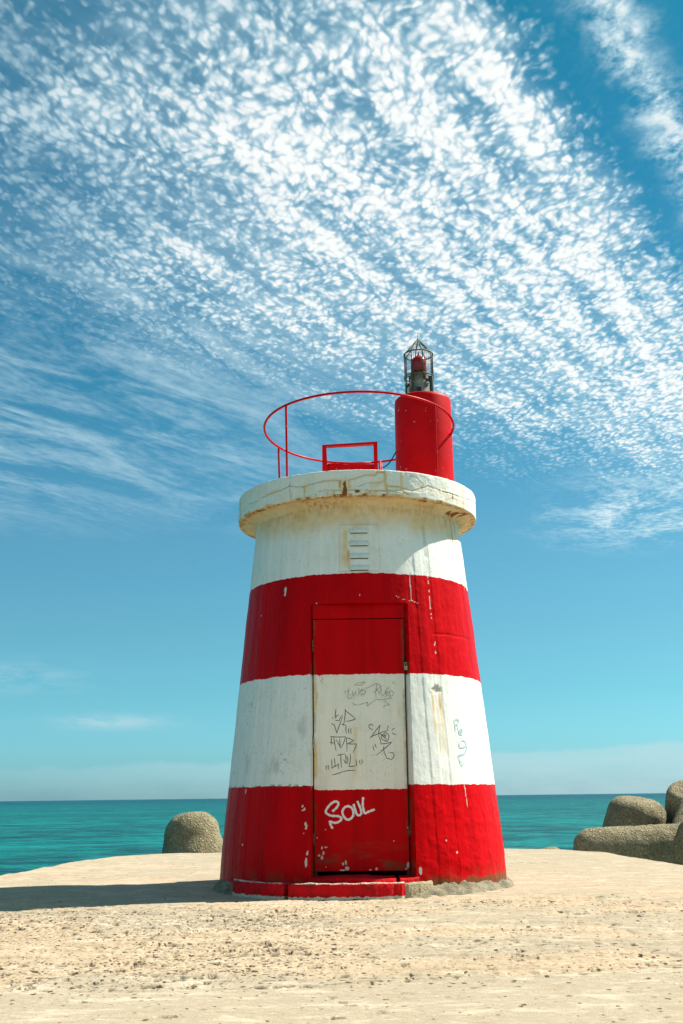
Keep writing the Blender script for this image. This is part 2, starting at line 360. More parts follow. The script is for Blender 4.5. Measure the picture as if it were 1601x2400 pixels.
def ground_mat():
    m, nt, b = mat('sandy_eroded_concrete'); P = object_coords(nt)
    rough_, smooth_, dirt_shade, pitmap = wear_attr(nt)
    Q = nt.vm('MULTIPLY', P, (0.55, 1.5, 1))
    n1 = nt.noise(Q, 2.2, 5, 0.62); n2 = nt.noise(Q, 14, 5, 0.68); n3 = nt.noise(P, 120, 3, 0.6)
    n4 = nt.noise(nt.vm('MULTIPLY', P, (0.7, 1.6, 1)), 5.5, 5, 0.65)
    c = nt.mix(nt.ss(0.33, 0.68, n1), (0.396, 0.302, 0.206), (0.452, 0.356, 0.254))
    c = nt.mix(nt.mul(smooth_, 0.70), c, nt.mix(nt.ss(0.35, 0.7, n2), (0.357, 0.302, 0.215), (0.310, 0.264, 0.189)))
    c = nt.mix(nt.mul(rough_, nt.ss(0.35, 0.62, n2, 0.1, 0.75)), c, (0.430, 0.323, 0.206))
    c = nt.mix(nt.ss(0.53, 0.66, n4, 0, 0.75), c, (0.533, 0.444, 0.325))
    c = nt.mix(nt.ss(0.46, 0.33, n4, 0, 0.60), c, (0.318, 0.247, 0.158))
    n5 = nt.noise(nt.vm('MULTIPLY', P, (0.5, 1.7, 1)), 30, 4, 0.7)
    c = nt.mix(nt.ss(0.56, 0.66, n5, 0, 0.5), c, (0.284, 0.222, 0.140))
    c = nt.mix(nt.ss(0.44, 0.35, n5, 0, 0.5), c, (0.568, 0.478, 0.360))
    c = nt.mix(nt.ss(0.60, 0.72, n2, 0, 0.40), c, (0.267, 0.210, 0.127))
    c = nt.mix(nt.ss(0.58, 0.74, n3, 0, 0.30), c, (0.241, 0.193, 0.123))
    c = nt.mix(nt.ss(0.44, 0.28, n3, 0, 0.30), c, (0.550, 0.461, 0.333))
    c = nt.mix(nt.mul(dirt_shade, 0.9), c, (0.085, 0.07, 0.04))  # carries the painted shade of the carved pits
    # small holes, their inner shadow painted in near-black brown
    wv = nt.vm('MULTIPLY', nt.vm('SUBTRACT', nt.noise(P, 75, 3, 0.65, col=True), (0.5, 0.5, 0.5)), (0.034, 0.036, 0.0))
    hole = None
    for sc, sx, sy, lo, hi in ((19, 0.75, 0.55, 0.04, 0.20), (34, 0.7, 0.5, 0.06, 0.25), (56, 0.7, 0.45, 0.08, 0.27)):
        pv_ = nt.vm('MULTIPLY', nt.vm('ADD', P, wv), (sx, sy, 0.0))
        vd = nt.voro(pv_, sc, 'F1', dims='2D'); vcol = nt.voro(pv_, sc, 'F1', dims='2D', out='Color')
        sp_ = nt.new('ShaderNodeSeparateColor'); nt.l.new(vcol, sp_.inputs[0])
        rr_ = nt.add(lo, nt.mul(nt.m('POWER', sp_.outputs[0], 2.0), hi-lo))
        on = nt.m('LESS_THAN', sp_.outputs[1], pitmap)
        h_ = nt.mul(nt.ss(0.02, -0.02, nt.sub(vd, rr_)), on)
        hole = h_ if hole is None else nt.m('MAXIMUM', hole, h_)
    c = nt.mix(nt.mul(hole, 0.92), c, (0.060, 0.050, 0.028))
    nt.put(b.inputs['Base Color'], c); b.inputs['Roughness'].default_value = 0.92
    b.inputs['Specular IOR Level'].default_value = 0.1
    h = nt.sub(nt.add(nt.mul(nt.noise(P, 38, 5, 0.72), 1.0), nt.mul(n3, 0.45)), nt.mul(hole, 0.8))
    bump(nt, b, h, 0.55, 0.012)
    return m
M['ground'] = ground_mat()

def sea_mat():
    m, nt, b = mat('sea_water'); P = object_coords(nt)
    W1 = nt.vm('MULTIPLY', P, (0.75, 1.0, 1))
    a1 = nt.noise(W1, 0.42, 6, 0.66, 0.5); a2 = nt.noise(W1, 0.09, 4, 0.6, 0.3); a3 = nt.noise(W1, 2.6, 3, 0.6, 0.3)
    big = nt.noise(nt.vm('MULTIPLY', P, (0.25, 1, 1)), 0.035, 4, 0.6)
    x, y, z = nt.xyz(P)
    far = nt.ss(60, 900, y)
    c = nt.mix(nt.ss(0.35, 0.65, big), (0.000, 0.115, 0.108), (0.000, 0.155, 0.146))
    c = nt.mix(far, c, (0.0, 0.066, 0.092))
    mixw = nt.add(nt.mul(a1, 0.65), nt.mul(nt.noise(nt.vm('MULTIPLY', P, (0.45, 1.0, 1)), 0.16, 5, 0.65, 0.4), 0.35))
    c = nt.mix(nt.ss(0.47, 0.555, mixw, 0, 0.85), c, (0.0, 0.045, 0.054))
    c = nt.mix(nt.ss(0.44, 0.37, mixw, 0, 0.7), c, (0.004, 0.20, 0.20))
    c = nt.mix(nt.mul(nt.ss(0.70, 0.73, a3), nt.ss(0.585, 0.64, a1)), c, (0.7, 0.8, 0.8))
    nt.put(b.inputs['Base Color'], c); b.inputs['Roughness'].default_value = 0.35
    b.inputs['Specular IOR Level'].default_value = 0.10; b.inputs['IOR'].default_value = 1.33
    h = nt.add(nt.mul(a1, 0.9), nt.add(nt.mul(a2, 3.2), nt.mul(a3, 0.20)))
    bump(nt, b, h, 1.0, 0.9)
    return m
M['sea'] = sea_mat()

# ------------------------------------------------------------------ lighthouse
house = tag(empty('lighthouse', (0, 0, 0)),
            'squat tapered lighthouse painted in red and white bands, standing on the concrete jetty head', 'lighthouse')
R0, K = 1.280, 0.098
DY = -0.972                       # plane of the door
XL, XR = -0.428, 0.410            # opening in the wall
ZT = 2.285                        # top of the opening
BOARD = 0.082
_bo = rng.uniform(-1, 1, 200)
def wall_r(t, z):
    """radius of the wall at azimuth t (0 faces the viewer, + to the right) and height z"""
    t = np.asarray(t, float); z = np.asarray(z, float)
    r = R0 - K*z - 0.012*sstep(0.25, -0.1, z)
    u = t/BOARD + 50 + 0.10*vnoise(z*2.0, t*0+3.3, 5)
    i = np.floor(u).astype(int); f = u-i
    s = sstep(0.86, 1.0, f)
    r = r + 0.0030*(_bo[i % 200]*(1-s)+_bo[(i+1) % 200]*s)
    r = r + 0.0035*fbm(t*5, z*4, 3, 11) + 0.0016*fbm(t*26, z*16, 3, 12)
    lump = sstep(0.85, 0.55, z)*sstep(0.2, 0.5, t)+0.45*sstep(1.5, 1.7, z)*sstep(2.6, 2.5, z)*sstep(0.2, 0.5, t)
    r = r + 0.0055*lump*np.maximum(fbm(t*13, z*15, 3, 21), -0.1)
    # pour joint on the right, and the spalled patch
    r = r - 0.005*np.exp(-((z-2.035-0.012*vnoise(t*9, z*0, 8))/0.007)**2)*sstep(0.58, 0.68, t)*sstep(1.3, 1.1, t)
    sp = np.hypot((t-0.60)*1.1/0.055, (z-1.555)/0.038)+0.45*fbm(t*40, z*40, 3, 31)
    r = r - 0.012*sstep(1.0, 0.75, sp)
    return r

# rows / columns of the wall: columns follow the opening's straight sides
zs = np.concatenate([np.arange(-0.10, ZT-0.004, 0.0085), [ZT], np.arange(ZT+0.0085, 3.215, 0.0085)])
TL = np.arcsin(XL/(R0-K*zs)); TR = np.arcsin(XR/(R0-K*zs))
n1, n2, n3, n4 = 235, 130, 235, 60
A = rad(112)
def lerp(a, b, n): return a[:, None]+(b-a)[:, None]*np.linspace(0, 1, n, endpoint=False)[None]
o_ = np.ones_like(zs)
T = np.concatenate([lerp(-A*o_, TL, n1), lerp(TL, TR, n2), lerp(TR, A*o_, n3), lerp(A*o_, (2*math.pi-A)*o_, n4)], 1)
Z = np.repeat(zs[:, None], T.shape[1], 1)
Rw = wall_r(T, Z)
V = np.stack([Rw*np.sin(T), -Rw*np.cos(T), Z], -1)
nr, nc = T.shape
keep = np.ones((nr-1, nc), bool)
it = int(np.where(zs == ZT)[0][0])
keep[:it, n1:n1+n2] = False

def blob(u, v, cu, cv, ru, rv, seed, amp=0.5):
    return sstep(1.25, 0.65, np.hypot((u-cu)/ru, (v-cv)/rv)+amp*fbm(u*38, v*38, 3, seed))
def lines(u, v, pts, w, seed=1, amp=0.4):
    return sstep(w*1.5, w*0.5, seg_dist(u, v, pts)+w*amp*fbm(u*45, v*45, 2, seed))

def wall_wear(T, Z):
    U = T*1.12            # metres along the wall
    k = 1.12
    chip = np.zeros_like(T); rust = np.zeros_like(T); grime = np.zeros_like(T)
    for i, (t, z, ru, rv) in enumerate([(-0.673, 2.437, .016, .050), (-0.363, 2.292, .007, .010), (-0.969, 2.253, .006, .008), (-0.389, 1.82, .009, .010),
            (-0.001, 2.349, .005, .012), (-0.962, 0.728, .006, .030), (-0.415, 0.612, .010, .012), (-0.400, 0.590, .008, .012), (-0.412, 0.580, .012, .007), (-0.388, 0.475, .009, .018), (-0.386, 0.44, .008, .014), (-0.378, 0.455, .004, .012), (-0.372, 0.25, .007, .014), (-0.366, 0.265, .005, .008), (-0.400, 0.40, .004, .005),
            (-0.379, 0.183, .010, .034), (0.642, 0.236, .010, .010), (0.356, 0.105, .010, .030), 
            (-0.94, 0.30, .010, .012), (0.56, 0.33, .006, .008)]):
        chip = np.maximum(chip, blob(U, Z, t*k, z, ru, rv, 40+i))
    dash = sstep(-0.15, 0.15, vnoise(Z*58, T*3, 4))
    chip = np.maximum(chip, lines(U, Z, [(0.616*k, 2.741), (0.618*k, 2.523), (0.622*k, 2.435), (0.617*k, 2.298), (0.62*k, 2.22), (0.621*k, 2.132)], .0055)*dash)
    chip = np.maximum(chip, lines(U, Z, [(0.65*k, 2.008), (0.62*k, 1.925), (0.634*k, 1.808), (0.678*k, 1.719)], .0045)*sstep(0.15, 0.3, vnoise(Z*50, T*3, 9)))
    chip = np.maximum(chip, 0.9*lines(U, Z, [(0.439*k, 2.56), (0.434*k, 2.477), (0.436*k, 2.313), (0.49*k, 2.292)], .004))
    chip = np.maximum(chip, lines(U, Z, [(0.30*k, 2.345), (0.36*k, 2.318), (0.42*k, 2.312)], .0028)*dash*0.8)
    chip = np.maximum(chip, 0.9*lines(U, Z, [(0.779*k, 0.776), (0.792*k, 0.586)], .0045))
    edge = np.exp(-((Z-0.775)/0.012)**2)*sstep(0.1, 0.45, vnoise(T*60, Z*20, 15))*sstep(-0.35, -0.5, T)
    grime = np.maximum(grime, 0.75*edge)
    reg = sstep(0.1, 0.6, fbm(T*5, Z*3.5, 3, 22))*sstep(0.80, 0.95, Z)*sstep(1.65, 1.5, Z)*sstep(-0.30, -0.42, T)
    grime = np.maximum(grime, 0.60*(0.25+0.75*reg)*sstep(0.80, 0.9, Z)*sstep(1.66, 1.55, Z)*sstep(-0.30, -0.42, T)*sstep(0.42, 0.62, fbm(T*64, Z*58, 2, 27)))
    # broad green-grey tide marks on the lower white band, left
    tide = sstep(1.62, 1.2, Z)*sstep(0.75, 0.9, Z)*sstep(-0.3, -0.5, T)*sstep(0.05, 0.5, fbm(T*9, Z*3.2, 4, 23))
    grime = np.maximum(grime, 0.30*tide)
    rim = sstep(0.16, 0.0, Z)*sstep(-0.25, 0.35, fbm(T*14, Z*9, 3, 24))
    grime = np.maximum(grime, 0.5*rim)
    grime = np.maximum(grime, 0.9*sstep(0.055, 0.02, Z+0.035*fbm(T*16, Z*12, 4, 61))*sstep(0.28, 0.36, T))
    # vertical dirty run from the spalled patch and below the slab
    for t, z0, z1, w, a in [(0.556, 1.50, 1.31, .011, .62), (0.623, 1.51, 1.34, .013, .66), (0.558, 1.33, 1.15, .018, .35), (0.628, 1.40, 1.0, .016, .38), (0.59, 1.40, 0.95, .030, .20), (1.255, 1.66, 1.30, .012, .55),
                         (1.235, 2.62, 2.50, .010, .5), (-0.135, 2.97, 2.56, .040, .34), (-0.120, 2.93, 2.56, .022, .52), (-0.095, 2.75, 2.56, .015, .62)]:
        f = sstep(w*1.9, w*0.2, np.abs(U-t*k)+0.006*vnoise(Z*14, T*2, int(abs(t)*90)))
        f = f*sstep(z1-0.02, z1+0.12*(z0-z1)+0.05, Z)*sstep(z0+0.02, z0-0.01, Z)
        rust = np.maximum(rust, a*f)
    for i, (t, z, ru, rv) in enumerate([(0.60, 1.540, .014, .018), (0.555, 1.530, .024, .008), (0.613, 1.575, .006, .020), (0.625, 1.53, .012, .016)]):
        rust = np.maximum(rust, 0.8*blob(U, Z, t*k, z, ru, rv, 90+i))
    sp = np.hypot((T-0.60)*1.1/0.060, (Z-1.560)/0.036)+0.5*fbm(T*40, Z*40, 3, 31)
    chip = np.maximum(chip, sstep(1.0, 0.8, sp)*0.62)
    # ochre bleed under the gallery slab
    oc = sstep(2.80, 3.14, Z+0.05*fbm(T*7, Z*3, 3, 26))*sstep(1.6, 0.9, np.abs(T))
    rust = np.maximum(rust, 0.58*oc)
    # two dark rust runs at the right under the slab
    for t, z1, w, a in [(1.06, 2.78, .010, .75), (0.95, 2.98, .012, .35), (1.16, 2.95, .010, .6)]:
        f = sstep(w*1.8, w*0.3, np.abs(U-t*k)+0.008*vnoise(Z*12, T*2, 7))*sstep(z1, z1+0.12, Z)
        rust = np.maximum(rust, a*f); grime = np.maximum(grime, 0.4*f)
    grime = np.maximum(grime, 0.35*lines(U, Z, [(0.622*k, 3.0), (0.618*k, 2.74)], .018, 3, 0.9))
    return np.stack([chip, rust, grime, np.ones_like(T)], -1)

me = mesh_arrays('tower_wall', V.reshape(-1, 3), grid_faces(nr, nc, keep, wrap=True), wall_wear(T, Z).reshape(-1, 4))
wall = link('tower_wall', me, M['wall'], house)

# splayed reveal of the doorway (left, right, and the soffit above)
iL, iR = n1, n1+n2
DL, DR = -0.410, 0.376
def reveal():
    VV = []; FF = []; KK = 5
    def strip(P, Q):
        b0 = len(VV); n = len(P)
        for i in range(n):
            for k in range(KK): VV.append(P[i]*(1-k/(KK-1))+Q[i]*(k/(KK-1)))
        return [[b0+i*KK+k, b0+i*KK+k+1, b0+(i+1)*KK+k+1, b0+(i+1)*KK+k] for i in range(n-1) for k in range(KK-1)]
    P = V[:it+1, iL]; Q = np.stack([np.full(it+1, DL), np.full(it+1, DY+0.03), zs[:it+1]], -1); FF += strip(P, Q)
    P = V[:it+1, iR]; Q = np.stack([np.full(it+1, DR), np.full(it+1, DY+0.03), zs[:it+1]], -1); FF += strip(Q, P)
    P = V[it, iL:iR+1]; xs = np.linspace(DL, DR, len(P)); Q = np.stack([xs, np.full(len(P), DY+0.03), np.full(len(P), ZT)], -1); FF += strip(P[::-1], Q[::-1])
    VV = np.array(VV)
    w = np.zeros((len(VV), 4)); w[:, 3] = 1
    low = sstep(0.30, 0.0, VV[:, 2])
    w[:, 2] = 0.30*low+0.45*sstep(0.1, 0.5, fbm(VV[:, 2]*7, VV[:, 1]*9, 3, 3))
    return link('door_reveal', mesh_arrays('door_reveal', VV, FF, w), M['wall'], house)
reveal()

# frame behind the leaf and the fixed head above it
bm = bmesh.new()
box(bm, DL+0.001, DR-0.001, DY-0.001, DY+0.03, 2.160, ZT-0.002, 0.003)
frame = obj('door_frame', bm, M['door'], house, sharp=40)
bm = bmesh.new()
for x0, x1 in ((DL+0.002, DL+0.030), (DR-0.030, DR-0.002)): box(bm, x0, x1, DY+0.034, DY+0.06, 0.0, 2.158)
box(bm, DL+0.031, DR-0.031, DY+0.034, DY+0.06, 2.120, 2.158)
obj('door_stop', bm, M['rust'], frame, smooth=False)

# door leaf: dense front face with chips, thin return edges
LX0, LX1, LZ0, LZ1 = -0.402, 0.364, 0.098, 2.151
gx = np.linspace(LX0, LX1, 150); gz = np.linspace(LZ0, LZ1, 380)
GX, GZ = np.meshgrid(gx, gz)
def door_wear(X, Z):
    chip = np.zeros_like(X); rust = np.zeros_like(X)
    for i, (x, z, a, b) in enumerate([(-0.343, 0.281, .007, .012), (-0.33, 0.242, .008, .016), (-0.344, 0.205, .011, .022), (-0.313, 0.286, .012, .006), (-0.367, 0.222, .010, .010), (-0.172, 0.152, .009, .013), (-0.149, 0.165, .006, .018),
            (-0.139, 0.118, .016, .015), (-0.18, 0.106, .03, .005), (0.049, 0.106, .012, .006), (0.099, 0.113, .011, .012), (0.354, 0.14, .010, .024), (0.338, 0.112, .010, .008), (0.243, 0.328, .009, .004), (-0.311, 0.135, .004, .006), (-0.312, 0.424, .009, .004),
            (-0.38, 0.36, .004, .010), (0.36, 0.43, .008, .006)]):
        chip = np.maximum(chip, blob(X, Z, x, z, a, b, 140+i))
    grime = 0.85*sstep(0.38, 0.10, Z+0.10*fbm(X*5, Z*6, 4, 5))*sstep(-0.1, 0.45, fbm(X*3.5, Z*14, 4, 6))
    e = np.minimum(X-LX0, LX1-X)
    grime = np.maximum(grime, 0.6*sstep(0.030, 0.0, e)*sstep(-0.2, 0.4, fbm(X*9, Z*9, 3, 7)))
    for i, (x, z) in enumerate([(-0.335, 1.66), (-0.328, 1.645), (-0.34, 1.63), (-0.352, 1.67), (-0.33, 1.615)]): grime = np.maximum(grime, 0.6*blob(X, Z, x, z, .006, .006, 170+i))
    grime = np.maximum(grime, 0.35*blob(X, Z, -0.375, 1.49, .010, .035, 181, 0.9))
    for x, z0, z1, w, a in [(-0.395, 1.66, 1.30, .014, .40), (-0.39, 1.12, 0.80, .016, .50), (-0.085, 1.68, 1.45, .05, .13), (-0.055, 1.25, 0.80, .022, .26), (0.31, 1.40, 1.25, .012, .3), (-0.07, 1.05, 0.78, .010, .25), (0.355, 1.2, 0.95, .012, .25), (-0.28, 0.95, 0.75, .03, .18)]:
        f = sstep(w*1.7, w*0.2, np.abs(X-x)+0.010*vnoise(Z*11, X*2, int(abs(x)*100)))*sstep(z1-0.03, z1+0.1, Z)*sstep(z0+0.03, z0-0.02, Z)
        rust = np.maximum(rust, a*f)
    return np.stack([chip, rust, grime, np.ones_like(X)], -1)
FV = np.stack([GX, np.full_like(GX, DY-0.003), GZ], -1).reshape(-1, 3)
me = mesh_arrays('door', FV, grid_faces(*GX.shape), door_wear(GX, GZ).reshape(-1, 4))
door = link('door', me, M['door'], house)
bm = bmesh.new(); box(bm, LX0+0.001, LX1-0.001, DY-0.001, DY+0.032, LZ0+0.001, LZ1-0.001)
obj('door_core', bm, M['door'], door, smooth=False)

for zc in (1.112, 0.35, 1.93):
    bm = bmesh.new()
    for k in range(3):
        z0 = zc-0.05+k*0.034
        lathe(bm, [(0, z0), (0.009, z0), (0.009, z0+0.031), (0, z0+0.031)], 10, -0.4075, DY-0.010)
    obj('hinge', bm, M['rust'] if zc != 1.112 else M['brass'], door, sharp=40)

# padlock and the lower hasp on the closing edge
bm = bmesh.new()
box(bm, 0.362, 0.392, DY-0.034, DY-0.016, 1.712, 1.748, 0.004)
pad = obj('padlock', bm, M['brass'], door, sharp=45)
bm = bmesh.new()
tube(bm, [(0.368, DY-0.025, 1.745), (0.368, DY-0.025, 1.765)]+[(0.377-0.009*math.cos(a), DY-0.025, 1.765+0.010*math.sin(a)) for a in np.linspace(0.3, math.pi-0.3, 6)]+[(0.386, DY-0.025, 1.765), (0.386, DY-0.025, 1.745)], 0.0032, 8)
obj('shackle', bm, M['brass'], pad)
bm = bmesh.new()
box(bm, 0.352, 0.392, DY-0.016, DY-0.004, 1.752, 1.782, 0.003)
obj('hasp', bm, M['rust'], door, sharp=45)
bm = bmesh.new()
box(bm, 0.360, 0.394, DY-0.024, DY-0.004, 0.382, 0.418, 0.006)
tube(bm, [(0.375, DY-0.012, 0.41), (0.378, DY-0.03, 0.435), (0.383, DY-0.022, 0.455), (0.385, DY-0.006, 0.462)], 0.006, 8)
tube(bm, [(0.372, DY-0.018, 0.384), (0.370, DY-0.022, 0.362)], 0.006, 8)
obj('hasp', bm, M['rust'], door, sharp=45)

# graffiti: thin painted strokes a millimetre proud of what carries them
def smooth_pts(pts, per=5):
    P = [np.array(p, float) for p in pts]
    if len(P) < 3: return P
    out = []
    for i in range(len(P)-1):
        p0 = P[max(i-1, 0)]; p1 = P[i]; p2 = P[i+1]; p3 = P[min(i+2, len(P)-1)]
        for t in np.linspace(0, 1, per, endpoint=False):
            out.append(0.5*((2*p1)+(-p0+p2)*t+(2*p0-5*p1+4*p2-p3)*t*t+(-p0+3*p1-3*p2+p3)*t**3))
    out.append(P[-1]); return out
def strokes(name, tagged, w, m, parent, place, curvy=True, cap=False):
    bm = bmesh.new(); lift = 0.0
    if not curvy:                # quick angular marker strokes: one thin quad per straight pull
        tagged = [[a, b, i > 0] for s in tagged for i, (a, b) in enumerate(zip(s[:-1], s[1:]))]
    prev = None
    for s in tagged:
        joined = (not curvy) and s[2]; s = s[:2] if not curvy else s
        P = smooth_pts(s) if curvy else [np.array(p, float) for p in s]
        if len(P) < 2: continue
        if not curvy:
            t = (P[1]-P[0])/(np.linalg.norm(P[1]-P[0])+1e-9); bow = np.array([-t[1], t[0]])*float(vnoise(P[0][0]*91, P[0][1]*77, 5))*0.006
            P = [P[0]-t*w*0.5, P[0]*0.67+P[1]*0.33+bow, P[0]*0.33+P[1]*0.67+bow, P[1]+t*w*0.5]
        n = len(P); L = []; Rr = []
        for i in range(n):
            t = P[min(i+1, n-1)]-P[max(i-1, 0)]; t = t/(np.linalg.norm(t)+1e-9); nn = np.array([-t[1], t[0]])
            ww = w*(1.0 if cap else (0.65+0.35*math.sin(math.pi*min(max(i/(n-1), 0.08), 0.92))))*(0.9+0.15*math.sin(i*1.7))
            p = P[i].copy()
            if cap and i == 0: p = p-t*w*0.6
            if cap and i == n-1: p = p+t*w*0.6
            L.append(bm.verts.new(place(p+nn*ww, lift))); Rr.append(bm.verts.new(place(p-nn*ww, lift)))
            lift += 0.000004
        for i in range(n-1): bm.faces.new((L[i], Rr[i], Rr[i+1], L[i+1]))
        if joined: bm.faces.new((prev[0], prev[1], L[0]))     # the pen stays on the panel at a corner
        prev = (L[-1], Rr[-1])
    return obj(name, bm, m, parent, smooth=False)
on_door = lambda p, l: (p[0], DY-0.0042-l, p[1])
def on_wall(p, l):
    r = float(wall_r(p[0], p[1]))+0.004+l
    return (r*math.sin(p[0]), -r*math.cos(p[0]), p[1])
strokes('graffiti_scrawl', TAG_TOP, 0.0022, M['inkfaint'], door, on_door, curvy=False)
strokes('graffiti_scrawl', TAG_LIFE, 0.0031, M['ink'], door, on_door, curvy=False)
strokes('graffiti_scrawl', TAG_SUN, 0.0031, M['ink'], door, on_door, curvy=False)
tag(strokes('graffiti_word', TAG_SOUL, 0.0098, M['chalk'], door, on_door, cap=True), 'white handwritten SOUL')
TW = []
for s in TAG_WALL: TW.append(s)
def wall_strokes():
    bm = bmesh.new(); lift = 0
    for q, s in enumerate(TW):
        P = smooth_pts(s, 3); n = len(P); w = 0.0056 if q < len(TW)-1 else 0.0022
        L = []; Rr = []
        for i in range(n):
            t = (P[min(i+1, n-1)]-P[max(i-1, 0)])*np.array([1.2, 1]); t = t/(np.linalg.norm(t)+1e-9); nn = np.array([-t[1]/1.2, t[0]])
            L.append(bm.verts.new(on_wall(P[i]+nn*w, lift))); Rr.append(bm.verts.new(on_wall(P[i]-nn*w, lift))); lift += 0.00001
        for i in range(n-1): bm.faces.new((L[i], Rr[i], Rr[i+1], L[i+1]))
    return obj('graffiti_scrawl', bm, M['inkblue'], house, smooth=False)
wall_strokes()

# sill, steps, footing -----------------------------------------------------
bm = bmesh.new()
xs = np.linspace(-0.44, 0.245, 30)
def sill(xs):
    prof = []
    for x in xs:
        yo = -math.sqrt(1.285**2-x*x)+0.004+0.006*float(vnoise(x*14, 1.0, 3)); zt = 0.066+0.008*float(vnoise(x*11, 4.0, 4))
        prof.append([(x, -0.90, zt), (x, yo+0.015, zt), (x, yo, zt-0.012), (x, yo-0.004, -0.12), (x, -0.90, -0.12)])
    R_ = [[bm.verts.new(p) for p in q] for q in prof]
    for a, b in zip(R_[:-1], R_[1:]):
        for k in range(5): bm.faces.new((a[k], a[(k+1) % 5], b[(k+1) % 5], b[k]))
    bm.faces.new(R_[0][::-1]); bm.faces.new(R_[-1])
sill(xs); sill(np.linspace(0.275, 0.43, 8))
obj('door_sill', bm, M['sill'], house, sharp=50)

outer = smooth_pts([(-1.20, -0.56), (-1.12, -0.74), (-1.02, -1.00), (-0.84, -1.24), (-0.60, -1.41), (-0.30, -1.495), (0.0, -1.50), (0.22, -1.455), (0.36, -1.39), (0.47, -1.29), (0.54, -1.19)], 14)
def kerb(name, i0, i1, m, ztop, rough, seed):
    bm = bmesh.new(); R_ = []
    for i in range(i0, i1+1):
        p = outer[i]; a = math.atan2(p[0], -p[1]); r = math.hypot(*p); j = 0.5*(vnoise(i*0.23, 0.5, seed)+vnoise(i*0.9, 0.5, seed+1))
        e = 1.0
        if i-i0 < 3 or i1-i < 3: e = 0.55+0.15*min(i-i0, i1-i)
        ro = 1.20+(r-1.20)*(0.90+0.1*e) + rough*float(j)
        zt = ztop+rough*0.6*float(vnoise(i*0.31, 2.5, seed))-(1-e)*0.02
        q = []
        N_ = 7
        for k in range(N_):
            f = k/(N_-1); rr = 1.17+(ro-0.012-1.17)*f
            q.append((rr, zt-0.012*(1-max(0.0, (f-0.72)/0.28))+rough*0.5*float(vnoise(rr*14, i*0.5, seed+3))))
        q += [(ro-0.003, zt-0.007), (ro, zt-0.02), (ro+0.003+rough*float(vnoise(i*0.6, 7.7, seed)), zt-0.055), (ro+0.004, -0.075), (ro+0.02, -0.14)]
        R_.append([bm.verts.new((rr*math.sin(a), -rr*math.cos(a), z)) for rr, z in q])
    for a, b in zip(R_[:-1], R_[1:]):
        for k in range(len(a)-1): bm.faces.new((a[k], b[k], b[k+1], a[k+1]))
    for q in (R_[0], R_[-1]):
        c = bm.verts.new((q[0].co.x, q[0].co.y, -0.14))
        bm.faces.new(q[:] + [c])
    return obj(name, bm, m, house, sharp=50)
ns = len(outer)-1
kerb('step', 19, 54, M['step'], 0.040, 0.010, 60)
kerb('step', 56, 106, M['step'], 0.044, 0.008, 64)
tag(kerb('step', 106, ns, M['kerb'], 0.034, 0.007, 68), 'broken bare stone end of the step')

# rough mortar collar where the wall meets the ground
tt = np.linspace(0, 2*math.pi, 420, endpoint=False); ff = np.linspace(0, 1, 22)
TT, FFr = np.meshgrid(tt, ff)
tc = np.where(TT > math.pi, TT-2*math.pi, TT)
wid = 0.07+0.03*fbm(TT*5, TT*0, 3, 33)+0.38*np.exp(-((tc+0.05)/0.55)**2)+0.08*np.exp(-((tc+1.05)/0.25)**2)+0.03*np.exp(-((tc-0.60)/0.3)**2)
hgt = 0.020+0.022*fbm(TT*19, TT*0+3, 4, 34)+0.018*fbm(TT*4.3, TT*0+8, 2, 37)+0.035*np.exp(-((tc-0.62)/0.4)**2)+0.02*np.exp(-((tc+1.1)/0.3)**2)-0.05*np.exp(-((tc+0.1)/0.5)**2)
rr = 1.245+FFr*(wid+0.03)
zz = -0.115+(hgt+0.085)*(1-FFr**1.6)**0.8+0.016*fbm(TT*24, FFr*6, 4, 35)*(0.3+FFr)+0.012*fbm(TT*70, FFr*16, 3, 36)
zz = np.where(FFr > 0.93, np.minimum(zz, -0.10), zz)
VV = np.stack([rr*np.sin(TT), -rr*np.cos(TT), zz], -1).reshape(-1, 3)
link('footing', mesh_arrays('footing', VV, grid_faces(22, 420, None, wrap=True) if True else None), M['mortar'], house)

# gallery slab ----------------------------------------------------------------
ts = np.concatenate([np.linspace(-A, A, 640, endpoint=False), np.linspace(A, 2*math.pi-A, 60, endpoint=False)])
RS, ZB, ZS = 1.139, 3.205, 3.442
cove = [(0.955, 3.06), (0.963, 3.12), (0.972, 3.155), (0.990, 3.183), (1.015, 3.198), (1.045, 3.204)]
prof = cove+[(1.075, ZB), (1.10, ZB), (1.122, ZB), (1.134, ZB+0.004)]
side = [(RS, z) for z in np.linspace(ZB+0.010, ZS-0.007, 36)]
top = [(RS-0.002, ZS-0.003), (RS-0.007, ZS), (1.08, ZS+0.003), (0.95, ZS+0.006), (0.7, ZS+0.008), (0.4, ZS+0.01), (0.1, ZS+0.01), (0.02, ZS+0.01)]
prof = np.array(prof+side+top); npf = len(prof)
PT, PI = np.meshgrid(ts, np.arange(npf))
PR = prof[PI, 0]; PZ = prof[PI, 1].copy()
arc = np.concatenate([[0], np.cumsum(np.hypot(*np.diff(prof, axis=0).T))])[PI]
